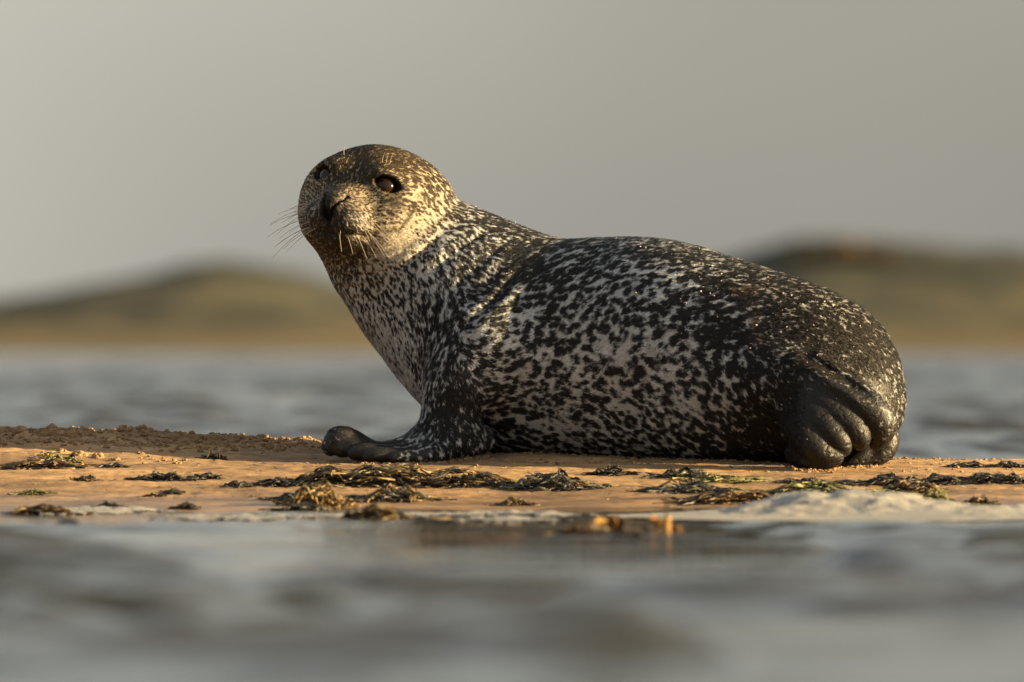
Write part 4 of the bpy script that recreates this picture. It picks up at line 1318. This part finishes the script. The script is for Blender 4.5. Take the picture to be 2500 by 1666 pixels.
def foam():
    """scum and thin lace of foam from the swash out into the shallows"""
    xs = np.arange(-1.75, 1.75, .010); ys = np.arange(-4.9, -1.55, .014)
    X, Y = np.meshgrid(xs, ys)
    p = np.stack([X.ravel(), Y.ravel(), np.zeros(X.size)], 1)
    f = fbm(p * np.array([3.2, 2.2, 1]), 4, 501).reshape(X.shape)
    g = fbm(p * np.array([26, 20, 1]), 3, 511).reshape(X.shape)
    lump = np.abs(fbm(p * np.array([34, 30, 1]), 3, 521)).reshape(X.shape)
    def hump(x, y, sx, sy, h):
        return h * np.exp(-((X - x) / sx) ** 2 - ((Y - y) / sy) ** 2)
    mound = hump(.78, -2.75, .17, .55, .056) + hump(.60, -2.9, .16, .6, .030) + hump(.98, -2.9, .16, .55, .030) + hump(1.13, -2.6, .07, .4, .026) + hump(.40, -3.0, .16, .5, .016) + hump(1.4, -3.1, .18, .4, .012)
    film = (-0.10 + 1.1 * f + .55 * g) * .008
    wet = smoothstep(-1.62, -1.95, Y) * smoothstep(-4.8, -3.4, Y) * (.55 + .45 * smoothstep(.5, -.4, X))
    near_right = smoothstep(.05, .5, X)
    h = mound * .62 * (1 + .45 * f + .12 * g) + film * wet + .004 * lump - .010 + .006 * wet
    h = np.where(mound > .004, np.maximum(h, mound * .4), h)
    base = np.maximum(sand_z(X, Y), sea_z(X, Y, np.full(X.shape, .02)))
    Z = base + np.maximum(h, .0006)
    nx, ny = len(xs), len(ys)
    V = np.stack([X.ravel(), Y.ravel(), Z.ravel()], 1)
    i = (np.arange(ny - 1)[:, None] * nx + np.arange(nx - 1)[None])
    ok = (h[:-1, :-1] > 0) & (h[1:, 1:] > 0) & (h[1:, :-1] > 0) & (h[:-1, 1:] > 0)
    i = i[ok]
    Q = np.stack([i, i + 1, i + nx + 1, i + nx], 1)
    used, inv = np.unique(Q, return_inverse=True)
    o = mesh_obj('foam', V[used], inv.reshape(Q.shape), foam_mat)
    tag(o, 'cream coloured sea foam lying in the shallows at the water edge', kind='stuff')
foam()

# ---- far things
leaf_mat, n, l, b = new_mat('shrub_leaves', 0.8, (.1, .08, .03), 0.2)
ta = n.new('ShaderNodeAttribute'); ta.attribute_name = 'tint'; l.new(ta.outputs['Color'], b.inputs['Base Color'])
stem_mat, n, l, b = new_mat('shrub_stem', 0.9, (.07, .05, .035), 0.2)
def shrub(label, px, w, h, col, seed):
    r = np.random.default_rng(seed)
    k = dune_k(DUNE_Y); y = DUNE_Y + 2; x = (px - 1250) * (CAM_D + y) / CAM_D / 1000
    z = float(dune_z(np.array([[x]]), np.array([[y]]))[0, 0])
    root = link(bpy.data.objects.new('shrub', None)); root.location = (x, y, z - .1)
    tag(root, label, 'shrub', 'shrubs on the crest of the right hand dune')
    W, H = w * k / 2, h * k
    cnt = 700
    d = r.normal(size=(cnt, 3)); d /= np.linalg.norm(d, axis=1)[:, None]
    c = d * (r.random((cnt, 1)) ** .4) * np.array([W, W, H * .5]) * (1 + .25 * np.sin(d[:, :1] * 7 + d[:, 2:] * 5)) + np.array([0, 0, H * .55])
    a, b2 = r.normal(size=(cnt, 3)), r.normal(size=(cnt, 3))
    s = .10 + .08 * r.random((cnt, 1))
    a = a / np.linalg.norm(a, axis=1)[:, None] * s; b2 = b2 / np.linalg.norm(b2, axis=1)[:, None] * s
    V = np.stack([c - a, c + b2, c + a, c - b2], 1).reshape(-1, 3)
    mesh_obj('foliage', V, np.arange(cnt * 4).reshape(-1, 4), leaf_mat, root, smooth=False, colors=np.repeat(np.array(col) * r.uniform(.6, 1.4, (cnt, 1)), 4, 0))
    pts = [(0, 0, -.2), (.02, 0, H * .3), (-.03, .02, H * .7)]
    tube_mesh('stem', pts, .06, .02, stem_mat, root, 6)
shrub('rusty orange shrub on the crest of the right hand dune', 2055, 80, 44, (.125, .082, .038), 1)
shrub('dark shrub left of the rusty orange one on the dune crest', 1975, 90, 40, (.05, .045, .03), 2)
shrub('dark brown shrub right of the rusty orange one on the dune crest', 2130, 110, 36, (.075, .05, .03), 3)

# weed covered stone out in the water, right edge
def far_rock():
    r = np.random.default_rng(12)
    v, f = ICO2
    v = v * (1 + .12 * np.sin(v[:, [0]] * 5 + v[:, [1]] * 3)) * np.array([.085, .06, .034])
    m, n, l, b = new_mat('weedy_rock', .5, (.035, .024, .015), .5)
    tc = n.new('ShaderNodeTexCoord'); nn = n.new('ShaderNodeTexNoise'); nn.inputs['Scale'].default_value = 40; l.new(tc.outputs['Object'], nn.inputs['Vector'])
    cr = n.new('ShaderNodeValToRGB'); cr.color_ramp.elements[0].color = (.015, .012, .009, 1); cr.color_ramp.elements[1].color = (.09, .05, .02, 1); l.new(nn.outputs['Fac'], cr.inputs['Fac']); l.new(cr.outputs['Color'], b.inputs['Base Color'])
    o = mesh_obj('rock', v, f, m)
    p = at(2484, 1078, 15.5); o.location = (p.x, 15.5, 0.006)
    tag(o, 'dark weedy rock awash behind the bank at the right edge', 'rock')
far_rock()
